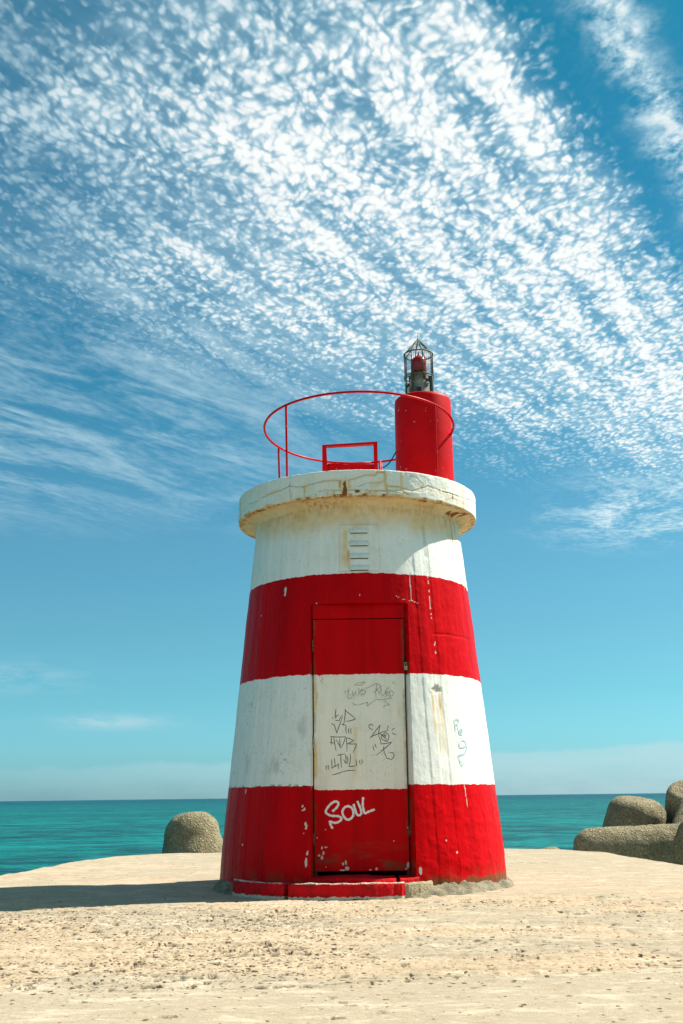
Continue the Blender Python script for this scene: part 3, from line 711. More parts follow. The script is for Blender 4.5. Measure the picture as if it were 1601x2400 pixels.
cracks = [[(-0.95, 3.29), (-0.80, 3.315), (-0.692, 3.323), (-0.625, 3.326), (-0.562, 3.348), (-0.545, 3.341), (-0.437, 3.319), (-0.359, 3.342), (-0.239, 3.354), (-0.152, 3.347), (-0.078, 3.344), (-0.01, 3.371), (0.054, 3.391), (0.118, 3.388), (0.147, 3.418), (0.21, 3.425)],
          [(-0.553, 3.46), (-0.557, 3.419), (-0.564, 3.349), (-0.558, 3.28), (-0.545, 3.202)], [(0.20, 3.46), (0.211, 3.396), (0.203, 3.337), (0.216, 3.279), (0.23, 3.205)],
          [(-0.306, 3.26), (-0.254, 3.272), (-0.182, 3.258), (-0.118, 3.258), (-0.026, 3.258), (0.031, 3.262), (0.094, 3.25), (0.231, 3.255), (0.312, 3.261), (0.403, 3.236)],
          [(0.003, 3.291), (0.06, 3.316), (0.131, 3.321), (0.203, 3.337)], [(0.216, 3.30), (0.317, 3.293), (0.43, 3.266), (0.50, 3.30), (0.57, 3.332), (0.709, 3.31), (0.9, 3.31), (1.267, 3.336)],
          [(-0.425, 3.32), (-0.43, 3.21)], [(0.003, 3.291), (0.01, 3.262)], [(-1.25, 3.27), (-1.1, 3.30), (-0.95, 3.29)], [(0.52, 3.335), (0.48, 3.39), (0.41, 3.41)]]
cd = np.full(PT.shape, 9.0)
for ci, c in enumerate(cracks):
    w_ = [1.2, .8, 1.3, .8, .8, .9, .6, .6, .5, .6][ci]
    cd = np.minimum(cd, (seg_dist(PT*RS+0.008*fbm(PT*30, PZ*30, 3, 41), PZ+0.006*fbm(PT*34, PZ*30, 3, 42), [(a*RS, z) for a, z in c]))/w_)
issid = (PI >= len(cove)+3) & (PI <= len(cove)+4+36)
crk = np.where(issid, sstep(0.0055, 0.0012, cd), 0)
lump = 0.004*fbm(PT*6, PZ*9, 4, 43)+0.0018*fbm(PT*40, PZ*40, 3, 44)
rimn = sstep(ZS-0.05, ZS, PZ)*np.maximum(fbm(PT*22, PT*0+1, 4, 45), 0)
PR2 = PR + np.where(PI >= 8, lump, 0) - 0.006*crk - np.where(issid, 0.005*rimn, 0)
# face pieces between the cracks have settled by different amounts
PR2 = PR2 + np.where(issid, 0.0012*np.sign(fbm(PT*3.1, PZ*6, 2, 48)), 0)
PZ2 = PZ - np.where(PI > npf-9, 0.005*np.maximum(fbm(PT*22, PT*0+1, 4, 45), 0)*sstep(0.98, 1.1, PR), 0) + np.where(PI < 9, 0.003*fbm(PT*9, PR*12, 3, 46), 0)
wr = np.zeros(PT.shape+(4,)); wr[..., 3] = 1
U = PT*RS
for i, (t, z, ru, rv, a) in enumerate([(-0.103, 3.29, .020, .075, 1.0), (-0.104, 3.23, .026, .05, 1.0), (-0.138, 3.30, .020, .05, .65), (-0.07, 3.30, .012, .05, .5), (-0.429, 3.30, .012, .05, .55), (-0.429, 3.22, .014, .06, .45), (-0.24, 3.237, .020, .020, .55), (-0.012, 3.242, .032, .020, .9),
        (0.08, 3.233, .030, .022, .7), (0.13, 3.245, .02, .02, .5), (-0.336, 3.23, .012, .03, .5), (0.842, 3.29, .008, .045, .9), (0.76, 3.24, .012, .03, .5), (1.203, 3.29, .010, .06, .7), (0.522, 3.318, .026, .016, .6), (0.60, 3.30, .02, .02, .45), (0.13, 3.30, .055, .030, .30), (-0.55, 3.24, .014, .05, .35), (-0.19, 3.24, .02, .02, .5)]):
    wr[..., 1] = np.maximum(wr[..., 1], a*blob(U, PZ, t*RS, z, ru, rv, 200+i, 0.6)*issid)
wash = sstep(-0.1, 0.7, fbm(U*4, PZ*7, 4, 58))*0.20+sstep(0.25, 0.6, vnoise(U*26, PZ*1.5, 59))*sstep(-0.1, 0.4, fbm(U*2.2, PZ*0+3, 2, 60))*0.40
wr[..., 1] = np.maximum(wr[..., 1], np.where(issid, wash, 0))
drip = sstep(0.15, 0.5, vnoise(U*42, PZ*0+2, 51))*sstep(3.285, 3.21, PZ)*np.exp(-((PT+0.02)/0.33)**2)
wr[..., 1] = np.maximum(wr[..., 1], 0.6*drip*issid)
wr[..., 1] = np.maximum(wr[..., 1], 0.42*np.where(issid, sstep(0.030, 0.004, cd), 0)*sstep(-0.2, 0.5, fbm(U*5, PZ*8, 3, 52)))
wr[..., 2] = np.where(issid, 0.75*sstep(0.0048, 0.0010, cd)*sstep(-0.6, 0.1, fbm(U*7, PZ*9, 3, 57)), 0)
wr[..., 2] = np.maximum(wr[..., 2], np.where(issid, 0.35*sstep(3.43, 3.46, PZ)*sstep(-0.2, 0.5, fbm(U*9, PZ*3, 3, 53)), 0))
und = PI < 10
oc = 0.56+0.20*fbm(PT*3, PR*9, 4, 54)+0.25*np.exp(-((PR-1.11)/0.02)**2)
wr[..., 1] = np.where(und, np.maximum(wr[..., 1], np.clip(oc, 0.34, 0.72)), wr[..., 1])
edge = np.where((PI >= 7) & (PI <= 11), sstep(-0.1, 0.55, fbm(PT*13, PT*0+5, 4, 55)), 0)
wr[..., 2] = np.maximum(wr[..., 2], 0.55*edge)
wr[..., 1] = np.maximum(wr[..., 1], 0.80*edge)
for i, (t, r, a, b) in enumerate([(1.07, 1.03, .05, .05), (1.12, 1.08, .03, .04), (0.98, 1.0, .05, .02), (1.18, 1.05, .03, .05), (-0.95, 1.10, .05, .02), (0.55, 1.09, .05, .02)]):
    f = blob(PT, PR, t, r, a, b, 230+i, 0.7)*und
    wr[..., 1] = np.maximum(wr[..., 1], f); wr[..., 2] = np.maximum(wr[..., 2], 0.5*f)
SV = np.stack([PR2*np.sin(PT), -PR2*np.cos(PT), PZ2], -1)
link('gallery_slab', mesh_arrays('gallery_slab', SV.reshape(-1, 3), grid_faces(npf, len(ts), None, wrap=True), wr.reshape(-1, 4)), M['white'], house)

# louvred vent over the door ----------------------------------------------------
ta = np.linspace(rad(-10.0), rad(9.8), 60); za = np.linspace(2.562, 2.985, 60)
VT, VZ = np.meshgrid(ta, za)
ed = np.minimum(np.minimum((VT-ta[0])*1.0, (ta[-1]-VT)*1.0), np.minimum(VZ-za[0]+0.02, za[-1]-VZ))
VR = (R0-K*VZ)+0.006+0.007*sstep(0, 0.006, ed)-0.012*sstep(0.002, 0, ed)
vw = wall_wear(VT, VZ)
me = mesh_arrays('louvre_vent', np.stack([VR*np.sin(VT), -VR*np.cos(VT), VZ], -1).reshape(-1, 3), grid_faces(60, 60), vw.reshape(-1, 4))
vent = link('louvre_vent', me, M['wall'], house)
M['slat'] = M['white']
for zc in (2.902, 2.786, 2.672, 2.566):
    bm = bmesh.new(); base = R0-K*zc+0.0135
    th = np.linspace(rad(-4.9), rad(4.7), 16); Rr_ = []
    for t in th:
        e = min(t-th[0], th[-1]-t); k = min(1, e/0.012)
        def pt(r, z): return (r*math.sin(t), -r*math.cos(t), z)
        Rr_.append([bm.verts.new(pt(base-0.006, zc+0.050)), bm.verts.new(pt(base+0.004*k, zc+0.040)), bm.verts.new(pt(base+0.022*k, zc+0.006)), bm.verts.new(pt(base+0.022*k, zc)), bm.verts.new(pt(base+0.019*k, zc)), bm.verts.new(pt(base+0.0*k, zc+0.034))])
    for a, b in zip(Rr_[:-1], Rr_[1:]):
        for q in range(5): bm.faces.new((a[q], b[q], b[q+1], a[q+1]))
    sl = obj('slat', bm, M['slat'], vent, sharp=40)
    bm = bmesh.new()  # dark sheet standing in for the shade under the slat
    q = []
    for t in th[1:-1]:
        q.append([bm.verts.new(((base+o)*math.sin(t), -(base+o)*math.cos(t), z)) for o, z in ((0.0012, zc-0.004), (0.0012, zc+0.034))])
    for a, b in zip(q[:-1], q[1:]): bm.faces.new((a[0], b[0], b[1], a[1]))
    obj('slot_shade_sheet', bm, M['slotshade'], sl, smooth=False) if False else obj('slot_shade_sheet', bm, M['slotshade'], vent, smooth=False)

# handrail -------------------------------------------------------------------------
HR, HZ, HCX = 0.93, 4.185, 0.032
def ring_z(x, y): return HZ-0.06*y
bm = bmesh.new()
tube(bm, [(HCX+HR*math.cos(a)+0.004*math.sin(3*a), HR*math.sin(a), ring_z(0, HR*math.sin(a))+0.004*math.sin(2*a+1)) for a in np.linspace(0, 2*math.pi, 120, endpoint=False)], 0.0115, 10, closed=True)
rail = obj('handrail', bm, M['redmetal'], house)
for x, y, lx in [(-0.654, -0.655, 0.012), (-0.789, 0.478, 0.02), (0.732, -0.614, 0.0), (0.268, 0.907, 0.0)]:
    bm = bmesh.new(); tube(bm, [(x, y, ring_z(x, y)), (x+lx*0.5, y, 3.85), (x+lx, y, 3.435)], 0.0105, 10)
    lathe(bm, [(0, 3.44), (0.035, 3.44), (0.035, 3.462), (0, 3.462)], 14, x+lx, y)
    obj('rail_post', bm, M['redmetal'], rail, sharp=40)

# roof hatch with its open lid frame -------------------------------------------------
bm = bmesh.new()
box(bm, -0.285, 0.165, -0.43, -0.418, 3.43, 3.704, 0.003)
box(bm, -0.285, -0.273, -0.417, 0.05, 3.43, 3.704, 0.003)
box(bm, 0.153, 0.165, -0.417, 0.05, 3.43, 3.704, 0.003)
box(bm, -0.272, 0.152, 0.038, 0.05, 3.43, 3.704, 0.003)
hatch = obj('roof_hatch', bm, M['redmetal'], house, sharp=40)
bm = bmesh.new()
Lf = [(-0.325, 3.43, 3.872, 0.040, 0.034), (0.158, 3.43, 3.895, 0.038, 0.034)]
for x, z0, z1, wx, wx2 in Lf:
    v = [bm.verts.new(p) for p in ((x, -0.452, z0), (x+wx+0.02*(x < 0), -0.452, z0), (x+wx, -0.452, z1), (x, -0.452, z1), (x, -0.434, z0), (x+wx+0.02*(x < 0), -0.434, z0), (x+wx, -0.434, z1), (x, -0.434, z1))]
    for f in ((0,1,2,3),(5,4,7,6),(4,0,3,7),(1,5,6,2),(4,5,1,0)): bm.faces.new([v[i] for i in f])
v = [bm.verts.new(p) for p in ((-0.325, -0.455, 3.872), (0.196, -0.455, 3.895), (0.196, -0.455, 3.917), (-0.325, -0.455, 3.889), (-0.325, -0.395, 3.872), (0.196, -0.395, 3.895), (0.196, -0.395, 3.917), (-0.325, -0.395, 3.889))]
for f in ((0,1,2,3),(5,4,7,6),(4,0,3,7),(1,5,6,2),(3,2,6,7),(0,4,5,1)): bm.faces.new([v[i] for i in f])
obj('hatch_lid', bm, M['redmetal'], hatch, sharp=30)
bm = bmesh.new(); v = []
tube(bm, [(-0.275, -0.436, 3.704), (0.160, -0.436, 3.718)], 0.007, 8)
tube(bm, [(0.214, -0.44, 3.46), (0.214, -0.44, 3.735)], 0.010, 8)
tube(bm, [(0.230, -0.42, 3.46), (0.230, -0.42, 3.72)], 0.008, 8)
tube(bm, [(0.20, -0.44, 3.72), (0.236, -0.44, 3.724)], 0.008, 8)
obj('hatch_stay', bm, M['redmetal'], hatch)

# lamp drum and lantern ---------------------------------------------------------------
DX, DYY = 0.690, 0.28
bm = bmesh.new()
lathe(bm, [(0.296, 3.42), (0.296, 3.47), (0.2935, 3.485), (0.290, 3.9), (0.287, 4.30), (0.286, 4.555), (0.281, 4.578), (0.265, 4.592), (0.20, 4.602), (0.0, 4.612)], 72, DX, DYY)
drum = obj('lamp_pedestal', bm, M['drum'], house, sharp=50)
bm = bmesh.new()
q = smooth_pts([(0.404, 4.02), (0.37, 3.96), (0.334, 3.905), (0.29, 3.865), (0.245, 3.84), (0.20, 3.72), (0.19, 3.47)], 5)
tube(bm, [(p[0], 0.2, p[1]) for p in q], 0.006, 8)
obj('cable', bm, M['black'], drum)
LX, LY = 0.662, 0.28
bm = bmesh.new()
lathe(bm, [(0.0, 4.60), (0.115, 4.60), (0.115, 4.625), (0.098, 4.63), (0.092, 4.80), (0.098, 4.805), (0.098, 4.83), (0.080, 4.845), (0.080, 4.86), (0, 4.86)], 20, LX, LY)
lantern = obj('lantern', bm, M['lampbody'], house, sharp=40)
bm = bmesh.new()
lathe(bm, [(0, 4.858), (0.085, 4.858), (0.085, 4.884), (0.06, 4.888), (0, 4.888)], 20, LX, LY)
for k in range(5):
    a = 2*math.pi*k/5+0.5
    box(bm, -0.012, 0.012, -0.022, 0.0, 4.80, 4.856, 0.003, Matrix.Translation((LX, LY, 0)) @ Matrix.Rotation(a, 4, 'Z') @ Matrix.Translation((0, -0.088, 0)))
obj('lamp_collar', bm, M['black'], lantern, sharp=40)
bm = bmesh.new(); box(bm, -0.022, 0.022, -0.104, -0.094, 4.655, 4.70, 0.004, Matrix.Translation((LX-0.01, LY, 0)))
obj('cable_gland', bm, M['black'], lantern, sharp=40)
bm = bmesh.new()
lathe(bm, [(0, 4.888), (0.076, 4.888), (0.081, 4.895), (0.080, 4.96), (0.079, 5.020), (0.070, 5.035), (0.03, 5.068), (0.012, 5.082), (0.006, 5.10), (0.004, 5.125), (0, 5.126)], 24, LX, LY)
obj('lamp', bm, M['lampred'], lantern, sharp=50)
for k in range(4):
    a = math.pi/4+k*math.pi/2+0.12
    bm = bmesh.new(); T4 = Matrix.Translation((LX, LY, 0)) @ Matrix.Rotation(a, 4, 'Z')
    box(bm, 0.140, 0.170, -0.009, 0.009, 4.575, 4.815, 0.002, T4)
    box(bm, 0.138, 0.1395, -0.022, 0.022, 4.575, 4.815, 0.0, T4)
    box(bm, 0.09, 0.1375, -0.005, 0.005, 4.775, 4.80, 0.001, T4)
    obj('lantern_leg', bm, M['greensteel'], lantern, sharp=40)
CR = 0.148
bm = bmesh.new()
def ringpts(r, z, n=36): return [(LX+r*math.cos(a), LY+r*math.sin(a), z) for a in np.linspace(0, 2*math.pi, n, endpoint=False)]
tube(bm, ringpts(CR, 5.085), 0.0072, 8, closed=True)
tube(bm, ringpts(CR, 4.838), 0.0072, 8, closed=True)
tube(bm, ringpts(CR, 4.815), 0.0055, 8, closed=True)
for k in range(8):
    a = 2*math.pi*k/8+0.2; c, s = math.cos(a), math.sin(a)
    tube(bm, [(LX+CR*c, LY+CR*s, 4.815), (LX+CR*c, LY+CR*s, 5.085), (LX+0.006*c, LY+0.006*s, 5.252)], 0.0055, 6)
for k in range(40):
    a = 2*math.pi*k/40+0.05; c, s = math.cos(a), math.sin(a)
    tube(bm, [(LX+CR*c, LY+CR*s, 4.84), (LX+CR*c, LY+CR*s, 5.085), (LX+0.03*c, LY+0.03*s, 5.226)], 0.0013, 4)
for z in np.arange(4.86, 5.08, 0.02): tube(bm, ringpts(CR, float(z), 28), 0.0006, 4, closed=True)
lathe(bm, [(0, 5.235), (0.012, 5.238), (0.010, 5.262), (0.004, 5.275), (0.0025, 5.318), (0, 5.322)], 8, LX, LY)
obj('lantern_cage', bm, M['cage'], lantern)

# ------------------------------------------------------------------ jetty head (ground)
GZ0 = -0.075
OUT = np.array([(-4.1, -20), (-3.95, -6), (-3.86, 1.8), (-3.76, 3.1), (-3.58, 4.6), (-3.36, 5.45), (-2.9, 6.02), (-2.04, 6.26), (0, 6.45), (2.05, 6.38), (2.7, 6.15), (3.05, 5.8), (3.37, 5.1), (3.52, 2.1), (3.7, -1), (4.3, -6), (4.6, -20)])
xsg = np.concatenate([np.arange(-6, -3.0, 0.022), np.arange(-3.0, -1.9, 0.014), np.arange(-1.9, 1.9, 0.009), np.arange(1.9, 3.0, 0.014), np.arange(3.0, 6.0, 0.022)])
ysg = np.concatenate([np.arange(-20, -6.9, 0.20), np.arange(-6.9, -4.4, 0.0085), np.arange(-4.4, -1.2, 0.011), np.arange(-1.2, 2.5, 0.024), np.arange(2.5, 7.5, 0.035)])
X, Y = np.meshgrid(xsg, ysg)
# signed distance to the outline (positive inside)
d = seg_dist(X, Y, [tuple(p) for p in OUT]+[tuple(OUT[0])])
inside = np.zeros(X.shape, bool)
for (ax, ay), (bx, by) in zip(OUT, np.roll(OUT, -1, 0)):
    c = ((ay > Y) != (by > Y)) & (X < (bx-ax)*(Y-ay)/((by-ay) if by != ay else 1e-9)+ax)
    inside ^= c
sd = np.where(inside, d, -d)
sd = sd+0.05*fbm(X*2.2, Y*2.2, 4, 300)+0.05*np.maximum(fbm(X*5, Y*5, 3, 301), 0)*sstep(-2.2, -3.0, X)
H = GZ0 + 0.014*fbm(X*0.45, Y*0.45, 3, 302) + 0.006*fbm(X*2, Y*2.6, 3, 303)
# worn zone: rough, pitted matrix with remnants of a smoother skin
wz = sstep(-5.75, -5.25, Y+0.10*X*0+0.12*fbm(X*1.4, Y*1.0, 3, 304)-0.14*X)*sstep(-0.4, -1.6, Y)
er = fbm(X*0.9+0.3*fbm(X*2, Y*2, 2, 306), Y*1.6, 5, 305)
skin = sstep(0.02, 0.10, er+0.10*fbm(X*7, Y*12, 3, 307)+0.25*sstep(-0.9, 1.2, X)-0.22*sstep(-0.2, -1.0, X)*sstep(-4.9, -4.3, Y)+0.5*(1-wz))
H = H + 0.0075*skin
lay = fbm(X*1.5, Y*6.5, 4, 308)+0.3*fbm(X*6, Y*20, 3, 309)
H = H + (0.0052*sstep(0.02, 0.038, lay)+0.0036*sstep(0.16, 0.175, lay)+0.003*sstep(-0.14, -0.125, lay))*wz*sstep(-0.35, 0.15, fbm(X*0.8, Y*1.1, 2, 313))
rough_ = wz*(1-skin)
H = H + rough_*(0.0016*fbm(X*14, Y*9, 4, 310)+0.0034*fbm(X*50, Y*24, 2, 311)) + 0.0016*fbm(X*38, Y*44, 3, 312)
H = H - 0.020*sstep(0.10, 0.0, sd)
dirt_shade = np.zeros_like(X)  # colour mask: painted shade of the pits, dark cracks
# hairline level cracks and joints
hc = np.abs(fbm(X*0.9+0.2*fbm(X*3, Y*3, 2, 361), Y*5.5, 4, 360))
hm = sstep(0.05, 0.35, fbm(X*1.1, Y*1.3, 3, 362))*wz
H = H - 0.012*sstep(0.012, 0.004, hc)*hm
dirt_shade = np.maximum(dirt_shade, 0.5*sstep(0.012, 0.004, hc)*hm)
# pits, carved and also darkened in colour to paint their shade
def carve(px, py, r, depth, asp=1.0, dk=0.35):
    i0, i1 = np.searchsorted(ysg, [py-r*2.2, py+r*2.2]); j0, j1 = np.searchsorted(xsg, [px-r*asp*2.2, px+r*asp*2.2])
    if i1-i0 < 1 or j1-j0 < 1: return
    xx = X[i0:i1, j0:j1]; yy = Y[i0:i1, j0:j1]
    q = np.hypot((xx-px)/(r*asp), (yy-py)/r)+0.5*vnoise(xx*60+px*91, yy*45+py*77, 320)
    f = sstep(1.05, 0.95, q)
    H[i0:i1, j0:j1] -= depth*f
    dirt_shade[i0:i1, j0:j1] = np.maximum(dirt_shade[i0:i1, j0:j1], dk*f)
def density(x, y):
    n = float(fbm(x*1.2, y*1.6, 3, 330))
    if y > -1.7: return 0.05
    if y > -5.35+0.14*x:
        return (0.95 if x < -0.15 and y < -2.1 else 0.36)*max(0.0, 0.55+1.3*n)
    return 0.025
cnt = 0
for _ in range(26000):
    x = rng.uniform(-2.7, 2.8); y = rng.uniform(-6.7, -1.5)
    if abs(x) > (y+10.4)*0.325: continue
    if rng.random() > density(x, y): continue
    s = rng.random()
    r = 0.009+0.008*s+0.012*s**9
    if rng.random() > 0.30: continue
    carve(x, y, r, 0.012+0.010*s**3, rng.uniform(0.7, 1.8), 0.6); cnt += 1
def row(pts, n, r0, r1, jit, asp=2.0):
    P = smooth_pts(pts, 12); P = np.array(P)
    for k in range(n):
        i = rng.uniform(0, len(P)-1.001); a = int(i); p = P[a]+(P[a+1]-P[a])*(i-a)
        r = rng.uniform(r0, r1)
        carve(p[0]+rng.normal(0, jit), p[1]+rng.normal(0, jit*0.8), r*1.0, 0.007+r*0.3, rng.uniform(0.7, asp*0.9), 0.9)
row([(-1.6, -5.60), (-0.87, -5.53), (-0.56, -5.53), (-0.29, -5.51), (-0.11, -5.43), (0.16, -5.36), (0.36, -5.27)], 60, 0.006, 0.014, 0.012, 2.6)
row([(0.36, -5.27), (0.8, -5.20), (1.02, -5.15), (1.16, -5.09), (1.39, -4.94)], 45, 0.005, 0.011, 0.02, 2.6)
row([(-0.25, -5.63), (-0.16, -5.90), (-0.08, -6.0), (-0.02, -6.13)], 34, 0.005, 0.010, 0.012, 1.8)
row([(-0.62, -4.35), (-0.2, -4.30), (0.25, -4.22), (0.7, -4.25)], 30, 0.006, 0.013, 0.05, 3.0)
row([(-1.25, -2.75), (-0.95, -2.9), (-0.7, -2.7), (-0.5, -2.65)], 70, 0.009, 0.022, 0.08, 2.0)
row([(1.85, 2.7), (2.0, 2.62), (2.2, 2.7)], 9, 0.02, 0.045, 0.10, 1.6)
# low scarps where a layer has flaked off
for pts, s_ in [([(-2.2, -5.66), (-0.9, -5.56), (-0.4, -5.55), (0.1, -5.40), (0.5, -5.24), (1.5, -4.88), (2.2, -4.7)], 0.006), ([(-1.2, -4.05), (-0.8, -4.1), (-0.5, -4.25)], 0.010), ([(-1.75, -2.25), (-1.35, -2.45), (-1.2, -2.30), (-0.9, -2.35), (-0.5, -2.15)], 0.014), ([(0.2, -3.6), (0.7, -3.5), (1.3, -3.6), (1.9, -3.4)], 0.007), ([(-0.3, -3.1), (0.3, -3.0), (0.9, -3.1)], 0.006)]:
    q = np.array(smooth_pts(pts, 10)); yl = np.interp(X, q[:, 0], q[:, 1], left=-99, right=-99)
    g = Y-yl+0.05*fbm(X*6, Y*6, 4, 340)
    on = (X > q[0, 0]) & (X < q[-1, 0])
    H = H - np.where(on, s_*sstep(0.0, -0.012, g)*sstep(-0.55, -0.05, g), 0)
H = np.where(sd < 0, GZ0-0.03+np.maximum(sd*7.0, -2.6), H)
den = fbm(X*1.2, Y*1.6, 3, 330)
left_ = sstep(0.15, -0.5, X+0.3*fbm(X*1.5, Y*1.5, 3, 331))*sstep(-1.9, -2.3, Y)*sstep(-5.7, -5.2, Y)
pitmap = np.clip((0.42+0.58*left_)*wz*np.clip(0.85+1.2*den, 0.15, 1.5)*(1-0.45*skin)+0.06, 0, 1)
pitmap = np.where(Y > -1.7, 0.05, pitmap)
wg = np.stack([np.clip(rough_, 0, 1), np.clip(skin, 0, 1), dirt_shade, pitmap], -1)
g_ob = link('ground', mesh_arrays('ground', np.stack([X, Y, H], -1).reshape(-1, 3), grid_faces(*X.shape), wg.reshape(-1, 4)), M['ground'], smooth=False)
tag(g_ob, kind='structure')
print('pits', cnt, 'ground verts', X.size)

# ------------------------------------------------------------------ sea
bm = bmesh.new()
SZ = -1.5
vs = [bm.verts.new(p) for p in ((-60000, -60000, SZ), (60000, -60000, SZ), (60000, 60000, SZ), (-60000, 60000, SZ))]
bm.faces.new(vs)
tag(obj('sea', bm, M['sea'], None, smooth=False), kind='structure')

# ------------------------------------------------------------------ tetrapods
def tetrapod(tip, axis, spin, L, r_tip, r_root, label, seed, r_end=0.12):
    """tip: centre of the primary leg's end face; axis: its direction"""
    ax = Vector(axis).normalized(); c = Vector(tip)-ax*L
    u = ax.orthogonal().normalized()
    ref = Vector((0, 0, 1)) if abs(ax.z) < 0.9 else Vector((0, -1, 0))
    u = (ref-ax*ref.dot(ax)).normalized(); w = ax.cross(u)
    dirs = [ax]+[(-ax/3+(u*math.cos(rad(spin+120*k))+w*math.sin(rad(spin+120*k)))*math.sqrt(8)/3).normalized() for k in range(3)]
    bm = bmesh.new(); n = 64
    for q, dr in enumerate(dirs):
        e1 = dr.orthogonal().normalized(); e2 = dr.cross(e1)
        prof = [(r_root*(1-t)+r_tip*t, L*t*0.999) for t in np.linspace(0.0, 1-r_end/L, 40)]
        rt = prof[-1][0]
        prof += [(rt-r_end*(1-math.cos(a))*0.9, L-r_end+r_end*math.sin(a)) for a in np.linspace(0.15, math.pi/2, 9)]
        rt = prof[-1][0]
        prof += [(rt*f, L+0.004*(1-f)) for f in (0.92, 0.8, 0.65, 0.5, 0.35, 0.2, 0.08)]
        R_ = []
        for i, (r, h) in enumerate(prof):
            ring = []
            for k in range(n):
                a = 2*math.pi*k/n
                p = dr*h+(e1*math.cos(a)+e2*math.sin(a))*r
                nz = 0.009*float(fbm(a*2.2+q*9+seed, h*5, 3, 400+seed)) + 0.005*float(vnoise(a*14, h*26, 410+seed+q))
                p = p+(e1*math.cos(a)+e2*math.sin(a))*nz*min(1, r/0.2)+dr*nz*0.5
                ring.append(bm.verts.new(c+p))
            R_.append(ring)
        for A_, B_ in zip(R_[:-1], R_[1:]):
            for k in range(n): bm.faces.new((A_[k], A_[(k+1) % n], B_[(k+1) % n], B_[k]))
        bm.faces.new(R_[-1])
    o = obj('tetrapod', bm, M['tetra'])
    me = o.data
    lo = c.copy(); me.transform(Matrix.Translation(-lo)); o.location = lo
    return tag(o, label, 'tetrapod', 'concrete breakwater tetrapods around the jetty head')
tetrapod((-2.505, 7.1, 0.48), (-0.10, 0.0, 1), 20, 1.35, 0.32, 0.71, 'blunt concrete tetrapod leg rising alone beyond the slab left of the lighthouse', 1, 0.34)
tetrapod((4.36, 7.25, 0.60), (0.12, -0.18, 1), 50, 1.35, 0.40, 0.66, 'brown concrete tetrapod standing upright behind the one lying on its side', 2, 0.26)
tetrapod((3.13, 6.25, -0.135), (-1, 0.06, 0.0), 62, 1.70, 0.33, 0.40, 'pebbly concrete tetrapod lying with one leg level along the slab edge', 3, 0.28)
tetrapod((5.32, 7.35, 0.73), (-0.06, -0.45, 1), 40, 1.40, 0.46, 0.60, 'tallest concrete tetrapod with a flat end face tipped towards the viewer, at the right edge', 4, 0.10)
tetrapod((2.75, 7.0, -0.12), (-0.2, 0.1, 1), 10, 1.30, 0.30, 0.60, 'low tetrapod whose mossy tip barely shows over the slab beside the lying one', 5, 0.16)

# ------------------------------------------------------------------ sky
world = bpy.data.worlds.new('World'); scene.world = world; world.use_nodes = True
nt = NT(world.node_tree); bg = world.node_tree.nodes['Background']
sky = nt.new('ShaderNodeTexSky', sky_type='NISHITA'); sky.sun_disc = False
sky.sun_elevation = rad(SUN_E); sky.sun_rotation = rad(90-SUN_B)
N = nt.vm('NORMALIZE', nt.new('ShaderNodeTexCoord').outputs['Generated'])
dx, dy, dz = nt.xyz(N)
el = nt.mul(nt.m('ARCSINE', dz), 180/math.pi)
tint = nt.ramp(nt.lin(-5, 90, el), [((e+5)/95, c) for e, c in TINT])
skyc = nt.mix(1.0, sky.outputs[0], tint, 'MULTIPLY')
# high cloud layer, laid out on a plane overhead (units of its height)
zc = nt.m('MAXIMUM', dz, 0.03)
pu = nt.m('DIVIDE', dx, zc); pv = nt.m('DIVIDE', dy, zc)
az = nt.m('DIVIDE', dx, nt.m('MAXIMUM', dy, 0.02))
front = nt.ss(-0.1, 0.25, dy)
q = nt.add(nt.mul(pu, 0.86), nt.mul(pv, -0.51)); s = nt.add(nt.mul(pu, 0.51), nt.mul(pv, 0.86))
P2 = nt.comb(q, s)
warp = nt.noise(P2, 9, 2, 0.5, col=True)
P3 = nt.vm('ADD', P2, nt.vm('MULTIPLY', nt.vm('SUBTRACT', warp, (0.5, 0.5, 0.5)), (0.05, 0.05, 0)))
wx, wy, _w = nt.xyz(nt.vm('MULTIPLY', nt.vm('SUBTRACT', warp, (0.5, 0.5, 0.5)), (0.05, 0.05, 0)))
Pc = nt.comb(nt.add(pu, wx), nt.mul(nt.add(pv, wy), 0.62))       # puffs are as tall as wide: stretch them away from the viewer
fw = nt.noise(Pc, 90, 2, 0.5, col=True)
P4 = nt.vm('ADD', Pc, nt.vm('MULTIPLY', nt.vm('SUBTRACT', fw, (0.5, 0.5, 0.5)), (0.006, 0.006, 0)))
cell = nt.voro(P4, 50, 'SMOOTH_F1', 0.35, dims='2D')
cell2 = nt.voro(P4, 98, 'SMOOTH_F1', 0.5, dims='2D')
puff = nt.noise(Pc, 60, 5, 0.6, dims='2D')
rows = nt.noise(nt.comb(nt.mul(nt.xyz(P3)[0], 19.0), nt.mul(nt.xyz(P3)[1], 1.7)), 1.0, 3, 0.55, dims='2D')
big = nt.noise(P2, 2.6, 3, 0.55, dims='2D')
mid = nt.noise(P2, 8.0, 3, 0.6, dims='2D')
qe = nt.add(q, nt.mul(nt.sub(nt.noise(P2, 5.0, 5, 0.65, dims='2D'), 0.5), 0.16))
m_right = nt.ss(-0.395, -0.52, qe)
m_left = nt.ss(-0.46, 0.02, nt.add(az, nt.mul(nt.sub(big, 0.5), 0.45)))
m_far = nt.ss(3.25, 1.75, nt.add(pv, nt.add(nt.mul(nt.sub(big, 0.5), 0.9), nt.mul(pu, -0.85))))
mask = nt.mul(nt.mul(m_right, m_far), nt.add(0.52, nt.mul(m_left, 0.48)))
blob = nt.add(nt.mul(nt.ss(0.70, 0.05, cell), 0.60), nt.mul(nt.ss(0.70, 0.05, cell2), 0.40))
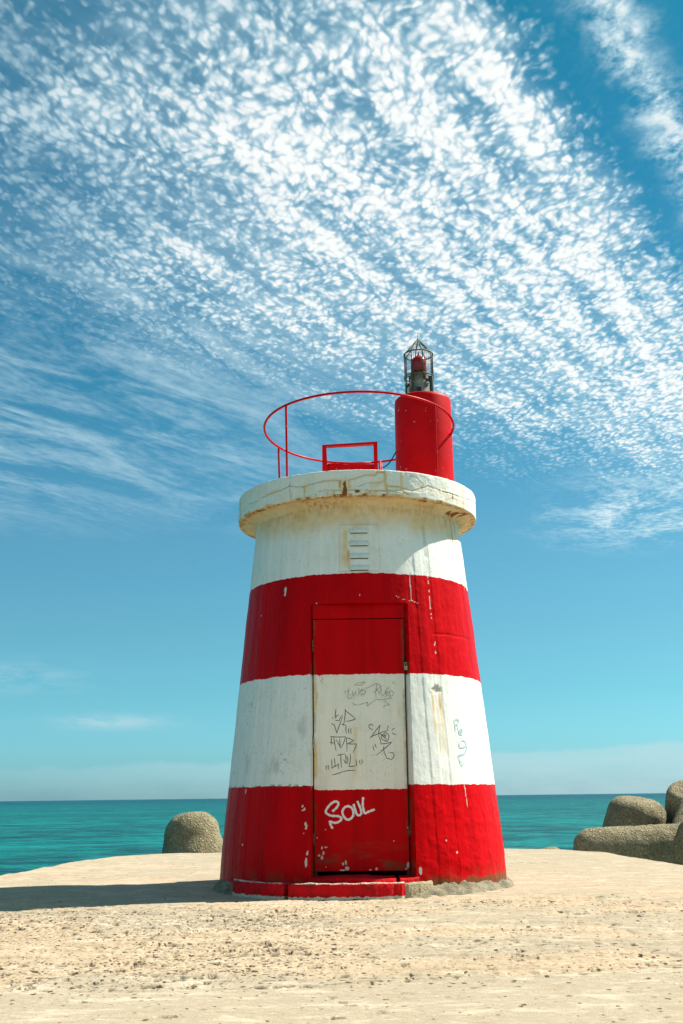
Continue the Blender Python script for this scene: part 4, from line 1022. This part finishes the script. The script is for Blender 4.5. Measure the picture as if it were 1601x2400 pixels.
tex = nt.add(nt.mul(nt.sub(blob, 0.5), 1.55), nt.add(nt.mul(nt.sub(puff, 0.5), 0.95), nt.add(nt.mul(nt.sub(rows, 0.5), 2.3), nt.add(nt.mul(nt.sub(mid, 0.5), 1.2), nt.mul(nt.sub(big, 0.5), 1.0)))))
dens = nt.ss(-0.86, 0.86, nt.add(tex, nt.add(nt.lin(0, 1, mask, -0.66, 0.09), nt.mul(nt.m('EXPONENT', nt.mul(nt.m('POWER', nt.m('DIVIDE', nt.add(q, 0.62), 0.17), 2.0), -1.0)), 0.20))))
dens = nt.mul(nt.mul(dens, nt.ss(-0.05, 0.55, mask)), nt.add(0.34, nt.mul(m_left, 0.66)))
veil = nt.mul(nt.mul(nt.ss(0.1, 0.9, mask), nt.add(0.45, nt.mul(m_left, 0.55))), nt.ss(0.25, 0.7, nt.add(nt.mul(rows, 0.5), nt.mul(mid, 0.5)), 0.12, 0.42))
dens = nt.sub(1.0, nt.mul(nt.sub(1.0, nt.mul(dens, 0.97)), nt.sub(1.0, veil)))
# ragged strips right of the main sheet
sn = nt.noise(P2, 8, 4, 0.65, dims='2D')
g1 = nt.m('EXPONENT', nt.mul(nt.m('POWER', nt.m('DIVIDE', nt.add(qe, 0.335), 0.036), 2.0), -1.0))
strip = nt.mul(nt.mul(g1, nt.ss(2.6, 1.5, pv)), nt.ss(0.44, 0.74, nt.add(nt.mul(sn, 0.75), nt.mul(puff, 0.4))))
strip2 = nt.mul(nt.mul(nt.ss(-0.20, -0.12, qe), nt.ss(0.45, 0.62, sn)), nt.ss(2.2, 1.4, pv))
dens = nt.m('MAXIMUM', dens, nt.mul(nt.m('MAXIMUM', strip, strip2), 0.85))
# thin fibrous streaks lower on the left
fib = nt.add(nt.mul(nt.noise(nt.comb(nt.mul(q, 5.0), nt.mul(s, 1.6)), 1.0, 6, 0.6, 0.8, dims='2D'), 0.75), nt.mul(nt.noise(nt.comb(nt.mul(q, 34.0), nt.mul(s, 16.0)), 1.0, 3, 0.6, dims='2D'), 0.25))
fm = nt.mul(nt.mul(nt.ss(1.6, 2.3, pv), nt.ss(4.6, 2.9, pv)), nt.ss(0.15, -0.15, az))
fd = nt.mul(nt.mul(fm, nt.ss(0.36, 0.74, fib)), 0.46)
dens = nt.sub(1.0, nt.mul(nt.sub(1.0, dens), nt.sub(1.0, fd)))
# fleecy patch at the right, above the sea
pd = nt.vm('LENGTH', nt.vm('MULTIPLY', nt.vm('SUBTRACT', nt.comb(pu, pv), (1.17, 3.85, 0)), (2.0, 1.25, 0)))
pt = nt.add(nt.mul(nt.noise(nt.comb(nt.mul(q, 5.0), nt.mul(s, 3.2)), 1.0, 6, 0.66, 0.4, dims='2D'), 0.7), nt.mul(nt.noise(P2, 34.0, 3, 0.6, dims='2D'), 0.3))
dens = nt.m('MAXIMUM', dens, nt.mul(nt.mul(nt.ss(1.25, 0.2, pd), nt.ss(0.40, 0.68, pt)), 0.85))
dens = nt.mul(dens, front)
# unseen bright cumulus added behind the viewer to light the shaded door, densest right
P5 = nt.vm('MULTIPLY', N, (1, 1, 1.6))
cu = nt.add(nt.mul(nt.noise(P5, 2.6, 5, 0.55), 0.75), nt.mul(nt.noise(P5, 9, 4, 0.6), 0.25))
side = nt.ss(-0.55, 0.85, nt.vm('DOT_PRODUCT', nt.comb(dx, dy, 0.0), (0.42, -0.91, 0.0)))
cloud_fill = nt.mul(nt.mul(nt.ss(0.40, 0.58, nt.add(cu, nt.mul(nt.sub(side, 0.5), 0.22))), nt.ss(-0.02, -0.30, dy)), nt.mul(nt.ss(0.0, 0.06, dz), nt.ss(0.80, 0.45, dz)))
dens = nt.m('MAXIMUM', dens, nt.mul(cloud_fill, 0.58))

# low banks on the horizon
lo = nt.comb(nt.mul(az, 3.2), nt.mul(el, 0.22))
ln = nt.noise(lo, 2.2, 5, 0.6, dims='2D')
top = nt.add(nt.lin(-0.4, 0.35, az, 1.55, 2.55), nt.mul(nt.sub(nt.noise(nt.comb(nt.mul(az, 9.0), 0.3), 1.0, 4, 0.55, dims='2D'), 0.5), 1.1))
bank = nt.mul(nt.ss(0.0, 0.35, nt.sub(top, el)), nt.mul(nt.ss(0.25, 0.65, ln, 0.55, 0.95), nt.lin(-0.25, 0.25, az, 0.20, 0.66)))
sm_ = nt.m('EXPONENT', nt.mul(nt.m('POWER', nt.m('DIVIDE', nt.sub(el, 3.75), 0.33), 2.0), -1.0))
sx = nt.m('EXPONENT', nt.mul(nt.m('POWER', nt.m('DIVIDE', nt.add(az, 0.205), 0.045), 2.0), -1.0))
small = nt.mul(nt.mul(sm_, sx), nt.ss(0.25, 0.6, nt.noise(nt.comb(nt.mul(az, 30.0), nt.mul(el, 1.6)), 1.0, 4, 0.6, dims='2D')))
sm2 = nt.m('EXPONENT', nt.mul(nt.m('POWER', nt.m('DIVIDE', nt.sub(el, 5.9), 0.75), 2.0), -1.0))
small2 = nt.mul(nt.mul(sm2, nt.ss(-0.17, -0.33, az)), nt.ss(0.35, 0.7, nt.noise(nt.comb(nt.mul(az, 22.0), nt.mul(el, 1.5)), 1.0, 5, 0.65, dims='2D')))
bank = nt.m('MAXIMUM', bank, nt.mul(small2, 0.38))
bank = nt.mul(nt.m('MAXIMUM', bank, nt.mul(small, 0.6)), nt.ss(-0.1, 0.0, el))
c = nt.mix(nt.mul(bank, nt.ss(0.0, 0.1, dy)), skyc, BANK)
c = nt.mix(nt.m('MINIMUM', dens, 1.0), c, nt.mix(nt.ss(0.45, 0.95, dens), CLOUD_THIN, CLOUD))
nt.l.new(c, bg.inputs['Color']); bg.inputs['Strength'].default_value = SKY_STRENGTH

# ------------------------------------------------------------------ sun
sd_ = Vector((math.cos(rad(SUN_B))*math.cos(rad(SUN_E)), math.sin(rad(SUN_B))*math.cos(rad(SUN_E)), math.sin(rad(SUN_E))))
li = bpy.data.lights.new('sun', 'SUN'); li.energy = SUN; li.angle = rad(0.5); li.color = (1.0, 0.94, 0.83)
lo_ = bpy.data.objects.new('sun', li); col.objects.link(lo_); lo_.location = sd_*40
lo_.rotation_euler = (-sd_).to_track_quat('-Z', 'Y').to_euler()

# ------------------------------------------------------------------ camera
cam = bpy.data.cameras.new('camera'); cam.sensor_fit = 'VERTICAL'; cam.sensor_height = 36.0; cam.lens = 36.0*2600/2400
cam.clip_end = 200000; cam.clip_start = 0.05
co = bpy.data.objects.new('camera', cam); col.objects.link(co)
co.location = (-0.150, -10.4, 0.68)
pt_, rl = rad(14.41), rad(0.7)
f0 = Vector((0, math.cos(pt_), math.sin(pt_))); r0_ = Vector((1, 0, 0)); u0 = Vector((0, -math.sin(pt_), math.cos(pt_)))
Rv = r0_*math.cos(rl)-u0*math.sin(rl); Uv = r0_*math.sin(rl)+u0*math.cos(rl)
co.matrix_world = Matrix(((Rv.x, Uv.x, -f0.x, co.location.x), (Rv.y, Uv.y, -f0.y, co.location.y), (Rv.z, Uv.z, -f0.z, co.location.z), (0, 0, 0, 1)))
scene.camera = co
scene.render.engine = 'CYCLES'
vs_ = scene.view_settings; scene.display_settings.display_device = 'sRGB'
vs_.view_transform = 'Standard'; vs_.look = 'None'; vs_.exposure = EXPOSURE; vs_.gamma = 1.0; vs_.use_curve_mapping = False
scene.cycles.max_bounces = 8
scene.cycles.use_denoising = True; scene.cycles.denoising_prefilter = 'ACCURATE'; scene.cycles.denoising_input_passes = 'RGB_ALBEDO_NORMAL'
